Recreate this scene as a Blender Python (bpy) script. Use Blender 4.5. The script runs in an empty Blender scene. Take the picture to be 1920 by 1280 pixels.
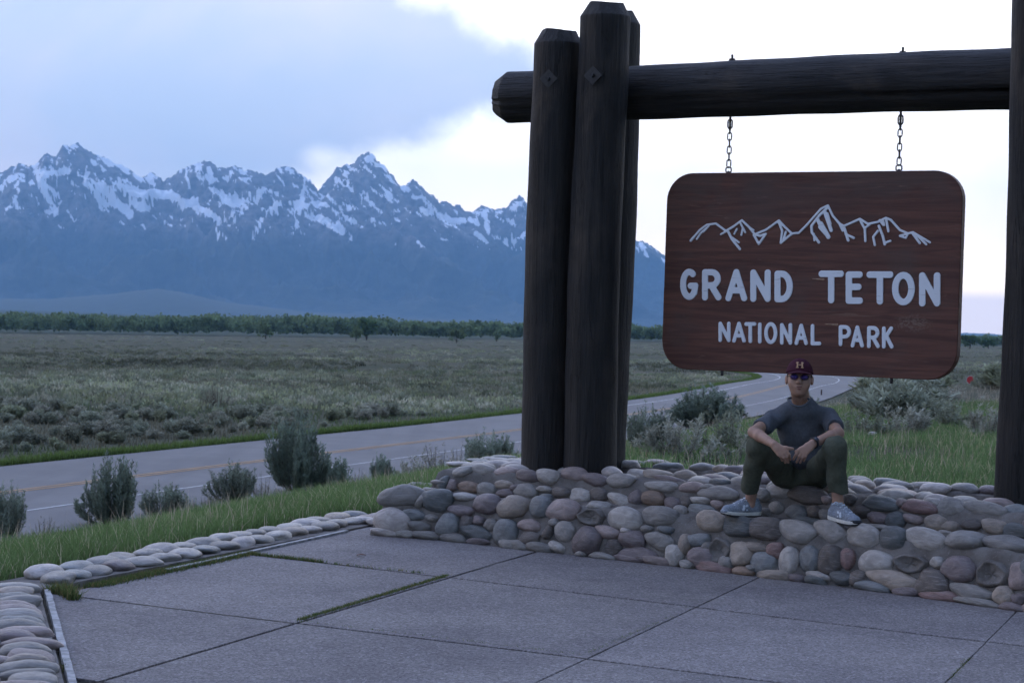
import bpy, bmesh, math, random
import numpy as np
from mathutils import Vector, Matrix

random.seed(7)
RNG = np.random.default_rng(11)
SC = bpy.context.scene
COL = SC.collection

# ------------------------------------------------------------------ camera
EYE = 1.62                        # eye height above the paving
FPX = 3600.0                      # focal length in pixels of a 1920 px wide frame
ROLL = 0.032
PITCH = 37 / 3600.0
_c, _s = math.cos(ROLL), math.sin(ROLL)
_cp, _sp = math.cos(PITCH), math.sin(PITCH)
cam_data = bpy.data.cameras.new('camera')
cam_data.sensor_width = 36.0
cam_data.lens = FPX / 1920 * 36.0
cam_data.clip_start = 0.1
cam_data.clip_end = 120000.0
cam_data.dof.use_dof = True
cam_data.dof.focus_distance = 12.2
cam_data.dof.aperture_fstop = 9.0
cam = bpy.data.objects.new('camera', cam_data)
COL.objects.link(cam)
_dn = Vector((0, -_sp, -_cp))
_xc = _c * Vector((1, 0, 0)) - _s * _dn
_yc = -(_s * Vector((1, 0, 0)) + _c * _dn)
_zc = -Vector((0, _cp, -_sp))
cam.matrix_world = Matrix(((_xc.x, _yc.x, _zc.x, 0), (_xc.y, _yc.y, _zc.y, 0), (_xc.z, _yc.z, _zc.z, EYE), (0, 0, 0, 1)))
SC.camera = cam

# ------------------------------------------------------------------ light
SUN_DIR = Vector((-0.80, 0.45, 0.20)).normalized()      # towards the sun, low behind cloud in the west
SUN_EL = math.asin(SUN_DIR.z)
SUN_AZ = math.atan2(SUN_DIR.x, SUN_DIR.y)
sl = bpy.data.lights.new('sun', 'SUN')
sl.energy = 0.4
sl.angle = math.radians(24)
sl.color = (1.0, 0.80, 0.62)
so = bpy.data.objects.new('sun', sl)
so.rotation_euler = (-SUN_DIR).to_track_quat('-Z', 'Y').to_euler()
so.location = (0, 0, 40)
COL.objects.link(so)

SC.view_settings.view_transform = 'Standard'
SC.view_settings.look = 'None'
SC.view_settings.exposure = 0.86
SC.view_settings.gamma = 1.0
SC.view_settings.use_curve_mapping = False
SC.cycles.use_denoising = True
SC.cycles.max_bounces = 5
SC.cycles.diffuse_bounces = 2
SC.cycles.transparent_max_bounces = 6
SC.cycles.volume_bounces = 0
SC.cycles.use_adaptive_sampling = True
SC.cycles.adaptive_threshold = 0.02
SC.cycles.sample_clamp_indirect = 4.0


class NT:
    """a small helper to write node trees"""
    def __init__(self, tree):
        self.t = tree
        self.t.nodes.clear()

    def n(self, typ, **kw):
        nd = self.t.nodes.new(typ)
        for k, v in kw.items():
            if k == 'ins':
                for a, b in v.items():
                    self.set(nd.inputs[a], b)
            else:
                setattr(nd, k, v)
        return nd

    def set(self, sock, v):
        if isinstance(v, bpy.types.NodeSocket):
            self.t.links.new(v, sock)
        else:
            if hasattr(sock, 'default_value') and not isinstance(v, (int, float)):
                v = tuple(v)
                if len(v) == 3 and len(sock.default_value) == 4:
                    v = v + (1.0,)
            sock.default_value = v

    def math(self, op, a, b=0.0, c=0.0):
        nd = self.n('ShaderNodeMath', operation=op)
        self.set(nd.inputs[0], a)
        self.set(nd.inputs[1], b)
        self.set(nd.inputs[2], c)
        return nd.outputs[0]

    def mix(self, f, a, b, blend='MIX'):
        nd = self.n('ShaderNodeMix', data_type='RGBA', blend_type=blend)
        self.set(nd.inputs[0], f)
        self.set(nd.inputs[6], a)
        self.set(nd.inputs[7], b)
        return nd.outputs[2]

    def smooth(self, v, lo, hi, a=0.0, b=1.0):
        nd = self.n('ShaderNodeMapRange', interpolation_type='SMOOTHSTEP')
        self.set(nd.inputs[0], v)
        for i, x in enumerate((lo, hi, a, b)):
            self.set(nd.inputs[i + 1], x)
        return nd.outputs[0]

    def noise(self, vec, scale, detail=4.0, rough=0.55, dist=0.0):
        nd = self.n('ShaderNodeTexNoise')
        if vec is not None:
            self.set(nd.inputs['Vector'], vec)
        self.set(nd.inputs['Scale'], scale)
        self.set(nd.inputs['Detail'], detail)
        self.set(nd.inputs['Roughness'], rough)
        self.set(nd.inputs['Distortion'], dist)
        return nd.outputs['Fac']

    def mapping(self, vec, scale=(1, 1, 1), loc=(0, 0, 0), rot=(0, 0, 0)):
        nd = self.n('ShaderNodeMapping')
        self.set(nd.inputs[0], vec)
        self.set(nd.inputs[1], loc)
        self.set(nd.inputs[2], rot)
        self.set(nd.inputs[3], scale)
        return nd.outputs[0]


HAZE_COL = (0.33, 0.64, 1.0)
HAZE_D = 3.4e-5

# sky: dusk Nishita with a blue-grey cloud bank reaching in from the west
world = bpy.data.worlds.new('World')
SC.world = world
world.use_nodes = True
world.cycles.sampling_method = 'MANUAL'
world.cycles.sample_map_resolution = 512
w = NT(world.node_tree)
sky = w.n('ShaderNodeTexSky', sky_type='NISHITA', sun_disc=False, sun_elevation=SUN_EL, sun_rotation=SUN_AZ,
          altitude=2000.0, air_density=1.0, dust_density=1.2, ozone_density=2.0)
gen = w.n('ShaderNodeTexCoord').outputs['Generated']
sep = w.n('ShaderNodeSeparateXYZ', ins={0: gen})
az = w.math('ARCTAN2', sep.outputs[0], sep.outputs[1])
el = w.math('ARCSINE', sep.outputs[2])
nz1 = w.noise(gen, 9.0, 6.0, 0.55, 0.3)
nz2 = w.noise(w.mapping(gen, (1, 1, 2.2)), 3.2, 5.0, 0.55, 0.4)
tip = w.math('MAXIMUM', w.math('SUBTRACT', 0.016, az), 0.0)
half = w.math('ADD', w.math('MULTIPLY', w.math('SQRT', tip), 0.134), w.math('MULTIPLY', tip, 0.10))
cen = w.math('ADD', 0.128, w.math('MULTIPLY', tip, -0.02))
f = w.math('SUBTRACT', half, w.math('ABSOLUTE', w.math('SUBTRACT', el, cen)))
nz3 = w.noise(gen, 34.0, 5.0, 0.6, 0.2)
f = w.math('ADD', f, w.math('MULTIPLY', w.math('SUBTRACT', nz3, 0.5), 0.030))
f = w.math('ADD', f, w.math('MULTIPLY', w.math('SUBTRACT', nz1, 0.5), 0.030))
gap = w.math('ADD', w.math('POWER', w.math('DIVIDE', w.math('ADD', az, 0.1005), 0.0075), 2.0), w.math('POWER', w.math('DIVIDE', w.math('SUBTRACT', el, 0.081), 0.0042), 2.0))
gap = w.math('ADD', w.math('SQRT', gap), w.math('MULTIPLY', w.math('SUBTRACT', nz3, 0.5), 1.6))
bank = w.math('MULTIPLY', w.smooth(f, -0.007, 0.017), w.smooth(gap, 0.2, 2.4, 0.45, 1.0))
# the same deck goes on overhead and behind
deck = w.smooth(w.math('ADD', el, w.math('MULTIPLY', w.math('SUBTRACT', nz2, 0.5), 0.5)), 0.22, 0.62)
mask = w.math('MAXIMUM', bank, deck)
tone = w.smooth(nz2, 0.32, 0.68)
cloud = w.mix(tone, (4.8, 5.7, 7.4), (7.2, 7.0, 8.0))
cloud_dark = w.mix(tone, (4.9, 6.7, 12.4), (7.0, 8.9, 14.6))
# the evening sky dims steadily away from the afterglow in the north-west
away = w.smooth(w.n('ShaderNodeVectorMath', operation='DOT_PRODUCT', ins={0: gen, 1: (-0.35, 0.937, 0.0)}).outputs['Value'], -0.70, 0.40, 0.10, 1.10)
cloud_dark = w.mix(1.0, cloud_dark, w.n('ShaderNodeCombineXYZ', ins={0: away, 1: away, 2: away}).outputs[0], 'MULTIPLY')
cloud = w.mix(deck, cloud, cloud_dark)
# bright thin overcast low in the north-west, fading away from the afterglow
glow = w.smooth(w.math('ABSOLUTE', w.math('SUBTRACT', az, -0.05)), 0.3, 2.2, 1.0, 0.0)
low = w.mix(w.smooth(el, 0.0, 0.11), (18.5, 15.0, 11.0), (14.8, 14.4, 14.0))
low = w.mix(w.smooth(el, 0.018, 0.025), (11.0, 9.6, 9.4), low)
thin = w.mix(w.math('MULTIPLY', glow, w.smooth(nz1, 0.2, 0.6, 0.80, 1.0)), sky.outputs[0], low)
final = w.mix(mask, thin, cloud)
bg = w.n('ShaderNodeBackground', ins={0: final, 1: 0.1})
out = w.n('ShaderNodeOutputWorld', ins={0: bg.outputs[0]})


# ------------------------------------------------------------------ helpers
def ray(px, py):
    """direction through a point of the 1920 x 1280 frame, scaled to y = 1"""
    dx, dy = px - 960.0, py - 640.0
    u = _c * dx + _s * dy
    v = -_s * dx + _c * dy
    y = FPX * _cp - v * _sp
    z = -(FPX * _sp + v * _cp)
    return np.array([u / y, 1.0, z / y])


def at(px, py, Y):
    return np.array([0, 0, EYE]) + ray(px, py) * Y


def onz(px, py, z=0.0):
    r = ray(px, py)
    return np.array([0, 0, EYE]) + r * ((z - EYE) / r[2])


def tag(o, label=None, cat=None, group=None, kind=None):
    if label: o['label'] = label
    if cat: o['category'] = cat
    if group: o['group'] = group
    if kind: o['kind'] = kind
    return o


def link(name, me, mat=None, parent=None):
    o = bpy.data.objects.new(name, me)
    COL.objects.link(o)
    if mat is not None and me is not None and len(me.materials) == 0:
        me.materials.append(mat)
    if parent is not None:
        o.parent = parent
    return o


def empty(name, loc=(0, 0, 0), rz=0.0):
    o = bpy.data.objects.new(name, None)
    COL.objects.link(o)
    o.location = loc
    o.rotation_euler = (0, 0, rz)
    o.empty_display_size = 0.1
    return o


def np_mesh(name, V, Fq=None, Ft=None, smooth=False, colors=None, attr=None):
    """mesh from numpy vertex array, quads and triangles"""
    me = bpy.data.meshes.new(name)
    V = np.asarray(V, np.float32)
    nq = 0 if Fq is None else len(Fq)
    nt = 0 if Ft is None else len(Ft)
    me.vertices.add(len(V))
    me.vertices.foreach_set('co', V.ravel())
    loops = []
    if nq: loops.append(np.asarray(Fq, np.int32).ravel())
    if nt: loops.append(np.asarray(Ft, np.int32).ravel())
    loops = np.concatenate(loops)
    me.loops.add(len(loops))
    me.loops.foreach_set('vertex_index', loops)
    me.polygons.add(nq + nt)
    st = np.concatenate([np.arange(nq) * 4, nq * 4 + np.arange(nt) * 3]).astype(np.int32)
    me.polygons.foreach_set('loop_start', st)
    if smooth:
        me.polygons.foreach_set('use_smooth', np.ones(nq + nt, bool))
    if colors is not None:
        a = me.color_attributes.new('Col', 'FLOAT_COLOR', 'POINT')
        c = np.ones((len(V), 4), np.float32)
        c[:, :3] = colors
        a.data.foreach_set('color', c.ravel())
    if attr is not None:
        for k, v in attr.items():
            a = me.attributes.new(k, 'FLOAT', 'POINT')
            a.data.foreach_set('value', np.asarray(v, np.float32))
    me.update()
    me.validate()
    return me


def py_mesh(name, V, F, smooth=False):
    me = bpy.data.meshes.new(name)
    me.from_pydata([tuple(map(float, v)) for v in V], [], F)
    if smooth:
        for p in me.polygons: p.use_smooth = True
    me.update()
    return me


def bm_mesh(name, bm, smooth=False):
    me = bpy.data.meshes.new(name)
    bm.normal_update()
    bm.to_mesh(me)
    bm.free()
    if smooth:
        for p in me.polygons: p.use_smooth = True
    return me


# value noise
_LAT = RNG.random((256, 256)).astype(np.float32)


def vnoise(x, y):
    x = np.asarray(x, np.float64); y = np.asarray(y, np.float64)
    xi = np.floor(x).astype(np.int64); yi = np.floor(y).astype(np.int64)
    fx = x - xi; fy = y - yi
    fx = fx * fx * fx * (fx * (fx * 6 - 15) + 10); fy = fy * fy * fy * (fy * (fy * 6 - 15) + 10)
    a = _LAT[xi & 255, yi & 255]; b = _LAT[(xi + 1) & 255, yi & 255]
    c = _LAT[xi & 255, (yi + 1) & 255]; d = _LAT[(xi + 1) & 255, (yi + 1) & 255]
    return (a * (1 - fx) + b * fx) * (1 - fy) + (c * (1 - fx) + d * fx) * fy


def fbm(x, y, o=4, g=0.5):
    s = 0; a = 1; t = 0
    for i in range(o):
        s = s + a * vnoise(x * 2 ** i + 17.3 * i, y * 2 ** i + 9.1 * i); t += a; a *= g
    return s / t


def ridged(x, y, o=5, g=0.5):
    s = 0; a = 1; t = 0
    for i in range(o):
        n = 1 - np.abs(2 * vnoise(x * 2 ** i + 31.7 * i, y * 2 ** i + 5.3 * i) - 1)
        s = s + a * n * n; t += a; a *= g
    return s / t


def sstep(x, lo, hi):
    t = np.clip((np.asarray(x, float) - lo) / (hi - lo), 0, 1)
    return t * t * (3 - 2 * t)


# signed-distance modelling: fields on a grid, turned into one closed surface
class Field:
    def __init__(self, lo, hi, h):
        self.lo = np.array(lo, float); self.h = h
        self.n = np.ceil((np.array(hi) - self.lo) / h).astype(int) + 1
        self.v = np.full(self.n, 1.0, np.float32)

    def win(self, lo, hi):
        a = np.clip(np.floor((np.array(lo) - self.lo) / self.h).astype(int), 0, self.n - 1)
        b = np.clip(np.ceil((np.array(hi) - self.lo) / self.h).astype(int) + 1, 1, self.n)
        sl = tuple(slice(a[i], max(b[i], a[i] + 1)) for i in range(3))
        g = [self.lo[i] + self.h * np.arange(sl[i].start, sl[i].stop) for i in range(3)]
        return sl, np.meshgrid(*g, indexing='ij', sparse=True)

    def put(self, sl, d, k=0.0, op='add'):
        o = self.v[sl]; d = d.astype(np.float32)
        if op == 'add':
            if k > 0:
                hh = np.clip(0.5 + 0.5 * (o - d) / k, 0, 1)
                r = o * (1 - hh) + d * hh - k * hh * (1 - hh)
            else:
                r = np.minimum(o, d)
        else:
            if k > 0:
                hh = np.clip(0.5 - 0.5 * (o + d) / k, 0, 1)
                r = o * (1 - hh) - d * hh + k * hh * (1 - hh)
            else:
                r = np.maximum(o, -d)
        self.v[sl] = r

    def cone(self, a, b, ra, rb, k=0.0, op='add', flat=None):
        """round cone from a to b"""
        a = np.array(a, float); b = np.array(b, float); R = max(ra, rb) + k + 3 * self.h + 0.02
        sl, (X, Y, Z) = self.win(np.minimum(a, b) - R, np.maximum(a, b) + R)
        ab = b - a; L2 = max(ab @ ab, 1e-12)
        t = np.clip(((X - a[0]) * ab[0] + (Y - a[1]) * ab[1] + (Z - a[2]) * ab[2]) / L2, 0, 1)
        dx = X - a[0] - t * ab[0]; dy = Y - a[1] - t * ab[1]; dz = Z - a[2] - t * ab[2]
        if flat is not None:      # (unit axis, factor): squeeze along axis
            ax, fc = np.array(flat[0], float), flat[1]
            p = dx * ax[0] + dy * ax[1] + dz * ax[2]
            q = p * (1 / fc - 1)
            dx = dx + q * ax[0]; dy = dy + q * ax[1]; dz = dz + q * ax[2]
        self.put(sl, np.sqrt(dx * dx + dy * dy + dz * dz) - (ra + (rb - ra) * t), k, op)

    def chain(self, pts, rr, k=0.0, **kw):
        for i in range(len(pts) - 1):
            self.cone(pts[i], pts[i + 1], rr[i], rr[i + 1], k, **kw)

    def ell(self, c, r, k=0.0, op='add', M=None):
        """ellipsoid, M: columns are the axes"""
        c = np.array(c, float); r = np.array(r, float); R = r.max() + k + 3 * self.h + 0.02
        sl, (X, Y, Z) = self.win(c - R, c + R)
        dx, dy, dz = X - c[0], Y - c[1], Z - c[2]
        if M is not None:
            M = np.array(M, float)
            dx, dy, dz = [dx * M[0, i] + dy * M[1, i] + dz * M[2, i] for i in range(3)]
        k0 = np.sqrt((dx / r[0]) ** 2 + (dy / r[1]) ** 2 + (dz / r[2]) ** 2)
        k1 = np.sqrt((dx / r[0] ** 2) ** 2 + (dy / r[1] ** 2) ** 2 + (dz / r[2] ** 2) ** 2) + 1e-9
        self.put(sl, k0 * (k0 - 1) / k1, k, op)

    def cut(self, p, n, k=0.0):
        """remove everything on the side n points to"""
        sl, (X, Y, Z) = self.win(self.lo, self.lo + self.h * self.n)
        d = (X - p[0]) * n[0] + (Y - p[1]) * n[1] + (Z - p[2]) * n[2]
        self.v = np.maximum(self.v, d.astype(np.float32)) if k == 0 else self.v
        return d

    def mesh(self, name, smooth=True):
        f = self.v; S = f < 0
        f = f.copy()
        c = np.zeros(tuple(self.n - 1), np.int8)
        for a in (0, 1):
            for b in (0, 1):
                for d in (0, 1):
                    c += S[a:self.n[0] - 1 + a, b:self.n[1] - 1 + b, d:self.n[2] - 1 + d]
        act = (c > 0) & (c < 8)
        idx = np.full(act.shape, -1, np.int64)
        I, J, K = np.nonzero(act)
        idx[I, J, K] = np.arange(len(I))
        P = np.zeros((len(I), 3)); N = np.zeros(len(I))
        cor = [(a, b, d) for a in (0, 1) for b in (0, 1) for d in (0, 1)]
        val = {q: f[I + q[0], J + q[1], K + q[2]] for q in cor}
        for q in cor:
            for ax in range(3):
                if q[ax] == 0:
                    r = list(q); r[ax] = 1; r = tuple(r)
                    va, vb = val[q], val[r]
                    m = (va < 0) != (vb < 0)
                    t = np.where(m, va / np.where(m, va - vb, 1), 0)
                    pos = np.array(q, float)[None].repeat(len(I), 0); pos[:, ax] += t
                    P += pos * m[:, None]; N += m
        P = P / N[:, None] + np.stack([I, J, K], 1)
        V = self.lo + P * self.h
        quads = []
        for ax in range(3):
            b, d = (ax + 1) % 3, (ax + 2) % 3
            s0 = [slice(None)] * 3; s1 = [slice(None)] * 3
            s0[ax] = slice(0, -1); s1[ax] = slice(1, None)
            df = S[tuple(s0)] != S[tuple(s1)]
            E = np.stack(np.nonzero(df), 1)
            E = E[(E[:, b] > 0) & (E[:, d] > 0) & (E[:, b] < self.n[b] - 1) & (E[:, d] < self.n[d] - 1)]
            if not len(E): continue
            ins = S[E[:, 0], E[:, 1], E[:, 2]]
            def cell(ob, od):
                e = E.copy(); e[:, b] += ob; e[:, d] += od
                return idx[e[:, 0], e[:, 1], e[:, 2]]
            q = np.stack([cell(-1, -1), cell(0, -1), cell(0, 0), cell(-1, 0)], 1)
            q[~ins] = q[~ins][:, ::-1]
            quads.append(q)
        Q = np.concatenate(quads)
        Q = Q[(Q >= 0).all(1)]
        return np_mesh(name, V, Q, None, smooth)


# ------------------------------------------------------------------ materials
def material(name):
    m = bpy.data.materials.new(name)
    m.use_nodes = True
    return m, NT(m.node_tree)


def finish(nt, color, rough=0.8, bump=None, bstr=0.3, bdist=0.01, spec=0.3, extra=None):
    p = nt.n('ShaderNodeBsdfPrincipled')
    nt.set(p.inputs['Base Color'], color)
    nt.set(p.inputs['Roughness'], rough)
    nt.set(p.inputs['Specular IOR Level'], spec)
    if extra:
        for k, v in extra.items(): nt.set(p.inputs[k], v)
    if bump is not None:
        b = nt.n('ShaderNodeBump', ins={'Height': bump, 'Strength': bstr, 'Distance': bdist})
        nt.set(p.inputs['Normal'], b.outputs[0])
    nt.n('ShaderNodeOutputMaterial', ins={0: p.outputs[0]})
    return p


def obj_co(nt): return nt.n('ShaderNodeTexCoord').outputs['Object']
def pos_co(nt): return nt.n('ShaderNodeNewGeometry').outputs['Position']
def rnd(nt): return nt.n('ShaderNodeObjectInfo').outputs['Random']


def mat_simple(name, col, rough=0.7, var=0.12, scale=30, bstr=0.2, bdist=0.003, spec=0.3, extra=None):
    m, t = material(name)
    co = obj_co(t)
    nz = t.noise(co, scale, 5)
    c = t.mix(t.smooth(nz, 0.3, 0.7), tuple(x * (1 - var) for x in col), tuple(min(1, x * (1 + var)) for x in col))
    finish(t, c, rough, nz, bstr, bdist, spec, extra)
    return m


M = {}
STONE = {'g': (0.239, 0.216, 0.189), 'l': (0.395, 0.353, 0.309), 'w': (0.476, 0.413, 0.369), 't': (0.335, 0.269, 0.210), 'b': (0.194, 0.198, 0.191),
         's': (0.107, 0.113, 0.108), 'p': (0.192, 0.147, 0.141), 'n': (0.312, 0.235, 0.208), 'r': (0.221, 0.130, 0.111), 'd': (0.116, 0.094, 0.079),
         'o': (0.289, 0.193, 0.133), 'm': (0.312, 0.284, 0.253)}
for k, c in STONE.items():
    m, t = material('river_stone_' + {'g': 'grey', 'l': 'light', 'w': 'pale', 't': 'tan', 'b': 'blue_grey', 's': 'slate', 'p': 'purple',
                                      'n': 'pink', 'r': 'red', 'd': 'dark', 'o': 'ochre', 'm': 'broken'}[k])
    co = obj_co(t); r = rnd(t)
    off = t.n('ShaderNodeCombineXYZ', ins={0: t.math('MULTIPLY', r, 37.0), 1: t.math('MULTIPLY', r, 91.0), 2: r}).outputs[0]
    v = t.n('ShaderNodeVectorMath', operation='ADD'); t.set(v.inputs[0], co); t.set(v.inputs[1], off)
    vec = v.outputs[0]
    big = t.noise(vec, 1.7, 4, 0.6, 0.6)
    fine = t.noise(vec, 26, 4, 0.7)
    band = t.noise(t.mapping(vec, (0.6, 0.6, 5.0)), 1.6, 3, 0.5, 0.5)
    c2 = t.mix(t.smooth(big, 0.3, 0.72), tuple(x * 0.72 for x in c), tuple(x * 1.22 for x in c))
    c2 = t.mix(t.math('MULTIPLY', t.smooth(band, 0.55, 0.62), 0.28), c2, (.34, .31, .28))
    c2 = t.mix(t.math('MULTIPLY', t.smooth(fine, 0.52, 0.72), 0.35), c2, tuple(x * 0.5 for x in c))
    hs = t.n('ShaderNodeHueSaturation'); t.set(hs.inputs['Color'], c2); t.set(hs.inputs['Value'], t.math('ADD', 0.62, t.math('MULTIPLY', r, 0.36)))
    finish(t, hs.outputs[0], t.smooth(fine, 0.2, 0.8, 0.30, 0.58), t.math('ADD', t.math('MULTIPLY', big, 0.8), t.math('MULTIPLY', fine, 0.35)), 0.6, 0.03, 0.5)
    M['st_' + k] = m

m, t = material('mortar')
co = pos_co(t)
a = t.noise(co, 7, 5, 0.6); b = t.noise(co, 90, 5, 0.7)
c = t.mix(t.smooth(a, 0.3, 0.7), (.100, .087, .076), (.175, .157, .140))
c = t.mix(t.math('MULTIPLY', t.smooth(b, 0.55, 0.75), 0.5), c, (.36, .34, .32))
finish(t, c, 0.92, t.math('ADD', a, t.math('MULTIPLY', b, 0.5)), 0.6, 0.02, 0.2)
M['mortar'] = m

m, t = material('exposed_aggregate_concrete')
co = pos_co(t)
big = t.noise(co, 0.9, 5, 0.6); mid = t.noise(co, 9, 4, 0.6)
vor = t.n('ShaderNodeTexVoronoi', ins={'Vector': co, 'Scale': 95.0})
vc = t.n('ShaderNodeSeparateColor', ins={0: vor.outputs['Color']})
c = t.mix(vc.outputs[0], (.085, .073, .070), (.315, .288, .276))
c = t.mix(t.math('MULTIPLY', t.smooth(vc.outputs[1], 0.86, 0.95), 0.7), c, (.50, .48, .46))
c = t.mix(0.35, c, t.mix(t.smooth(t.noise(co, 160, 3), .35, .65), (.12, .105, .10), (.26, .24, .235)))
c = t.mix(t.smooth(big, 0.32, 0.7), t.mix(1.0, c, (.80, .78, .80), 'MULTIPLY'), t.mix(1.0, c, (1.12, 1.10, 1.08), 'MULTIPLY'))
c = t.mix(t.math('MULTIPLY', t.smooth(mid, 0.58, 0.75), 0.25), c, (.10, .09, .085))
stn = t.noise(co, 2.3, 6, 0.62, 0.8)
c = t.mix(t.math('MULTIPLY', t.smooth(stn, 0.55, 0.70), 0.32), c, (.085, .075, .072))
c = t.mix(t.math('MULTIPLY', t.smooth(t.noise(co, 5.1, 5, 0.6, 0.5), 0.62, 0.72), 0.22), c, (.33, .31, .30))
hsv = t.n('ShaderNodeHueSaturation'); t.set(hsv.inputs['Color'], c); t.set(hsv.inputs['Value'], t.math('ADD', 0.61, t.math('MULTIPLY', rnd(t), 0.16))); c = hsv.outputs[0]
finish(t, c, 0.84, t.math('ADD', vor.outputs['Distance'], t.math('MULTIPLY', mid, 0.2)), 0.5, 0.006, 0.3)
M['slab'] = m

m, t = material('joint_soil')
co = pos_co(t); a = t.noise(co, 14, 4, 0.6)
finish(t, t.mix(a, (.025, .022, .018), (.085, .075, .055)), 0.95, a, 0.5, 0.01, 0.1)
M['soil'] = m

M['strip'] = mat_simple('weathered_pale_strip', (.25, .245, .24), 0.75, 0.35, 14, 0.4, 0.004)

m, t = material('dark_stained_log')
co = obj_co(t)
st = t.mapping(co, (9, 9, 0.55))
g1 = t.noise(st, 3.0, 6, 0.65, 0.4); g2 = t.noise(t.mapping(co, (30, 30, 1.2)), 4.0, 4, 0.6)
kn = t.noise(co, 2.6, 4, 0.5)
c = t.mix(t.smooth(g1, 0.3, 0.75), (.008, .0072, .0065), (.026, .022, .0185))
c = t.mix(t.math('MULTIPLY', t.smooth(kn, 0.5, 0.75), 0.55), c, (.045, .035, .027))
crk = t.noise(t.mapping(co, (7.0, 7.0, 0.22)), 2.2, 5, 0.6, 0.9)
ck = t.smooth(t.math('ABSOLUTE', t.math('SUBTRACT', crk, 0.5)), 0.0, 0.012, 1.0, 0.0)
c = t.mix(t.math('MULTIPLY', ck, 0.85), c, (.002, .002, .002))
fad = t.noise(t.mapping(co, (1.6, 1.6, 0.8)), 1.4, 5, 0.6, 0.4)
c = t.mix(t.math('MULTIPLY', t.smooth(fad, 0.52, 0.72), 0.6), c, (.075, .055, .040))
c = t.mix(t.math('MULTIPLY', t.smooth(g2, 0.70, 0.78), 0.8), c, (.003, .003, .003))
wr = t.noise(t.mapping(co, (5, 5, 2.0)), 5.0, 6, 0.75)
c = t.mix(t.math('MULTIPLY', t.smooth(wr, 0.68, 0.74), 0.55), c, (.17, .155, .14))
finish(t, c, 0.72, t.math('SUBTRACT', t.math('ADD', g1, t.math('MULTIPLY', g2, 0.7)), t.math('MULTIPLY', ck, 1.2)), 0.75, 0.02, 0.35)
M['log'] = m

m, t = material('stained_sign_board')
co = obj_co(t)
st = t.mapping(co, (0.55, 8, 8))
g1 = t.noise(st, 2.2, 7, 0.62, 1.1); g2 = t.noise(t.mapping(co, (1.0, 40, 40)), 2.0, 5, 0.7, 0.3)
bl = t.noise(t.mapping(co, (1.0, 1.8, 1.8)), 2.1, 4, 0.55, 0.6)
c = t.mix(t.smooth(g1, 0.34, 0.68), (.078, .030, .020), (.150, .060, .038))
c = t.mix(t.math('MULTIPLY', t.smooth(g2, 0.50, 0.78), 0.38), c, (.050, .022, .016))
sx = t.n('ShaderNodeSeparateXYZ', ins={0: co})
topw = t.smooth(sx.outputs[2], 0.15, 0.68)
wear = t.math('MULTIPLY', t.smooth(t.math('ADD', bl, t.math('MULTIPLY', topw, 0.12)), 0.48, 0.75), 0.6)
c = t.mix(wear, c, (.085, .056, .044))
c = t.mix(t.math('MULTIPLY', t.smooth(t.noise(t.mapping(co, (0.9, 9, 9)), 3.3, 5, .6, 1.5), 0.62, 0.72), 0.45), c, (.21, .125, .085))
knot = t.n('ShaderNodeVectorMath', operation='SUBTRACT'); t.set(knot.inputs[0], co); t.set(knot.inputs[1], (0.80, 0.0, -0.34))
kd = t.n('ShaderNodeVectorMath', operation='LENGTH'); t.set(kd.inputs[0], t.mapping(knot.outputs[0], (0.8, 0.0, 1.7)))
kw = t.math('ADD', kd.outputs['Value'], t.math('MULTIPLY', t.noise(co, 7, 4), 0.14))
c = t.mix(t.math('MULTIPLY', t.smooth(kw, 0.10, 0.22, 1.0, 0.0), t.smooth(t.noise(t.mapping(co, (5, 5, 9)), 4, 4, .6, 2), .42, .62)), c, (.20, .13, .095))
finish(t, c, 0.6, t.math('ADD', g1, t.math('MULTIPLY', g2, 0.8)), 0.4, 0.004, 0.35)
M['board'] = m

m, t = material('white_routed_paint')
co = obj_co(t)
nz = t.noise(t.mapping(co, (1, 12, 12)), 6, 5, 0.65)
c = t.mix(t.smooth(nz, 0.60, 0.72), (.74, .75, .76), (.42, .40, .39))
finish(t, c, 0.6, nz, 0.15, 0.003, 0.3)
M['paint'] = m
M['chip'] = mat_simple('bare_wood_chip', (.32, .20, .13), 0.8, 0.2, 40)
M['metal'] = mat_simple('dark_iron', (.045, .042, .042), 0.55, 0.3, 40, 0.3, 0.002, 0.5, {'Metallic': 0.6})
M['plate'] = mat_simple('painted_iron_plate', (.028, .024, .022), 0.6, 0.3, 40, 0.3, 0.003, 0.5)
M['redmark'] = mat_simple('red_sticker', (.24, .035, .03), 0.5, 0.15, 30)

m, t = material('asphalt')
co = pos_co(t)
a = t.noise(co, 0.35, 5, 0.6); b = t.noise(co, 24, 4, 0.7)
str_ = t.noise(t.mapping(co, (1.0, 0.03, 1), rot=(0, 0, math.radians(19.5))), 1.1, 4, 0.55)
c = t.mix(t.smooth(a, 0.3, 0.7), (.095, .092, .092), (.135, .131, .129))
c = t.mix(t.math('MULTIPLY', t.smooth(str_, 0.45, 0.7), 0.5), c, (.072, .070, .072))
c = t.mix(t.math('MULTIPLY', b, 0.4), c, (.17, .166, .162))
finish(t, c, 0.85, b, 0.3, 0.01, 0.3)
M['asphalt'] = m
M['white_line'] = mat_simple('white_road_paint', (.42, .42, .41), 0.7, 0.2, 2)
M['yellow_line'] = mat_simple('yellow_road_paint', (.34, .19, .07), 0.7, 0.2, 2)

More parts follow.
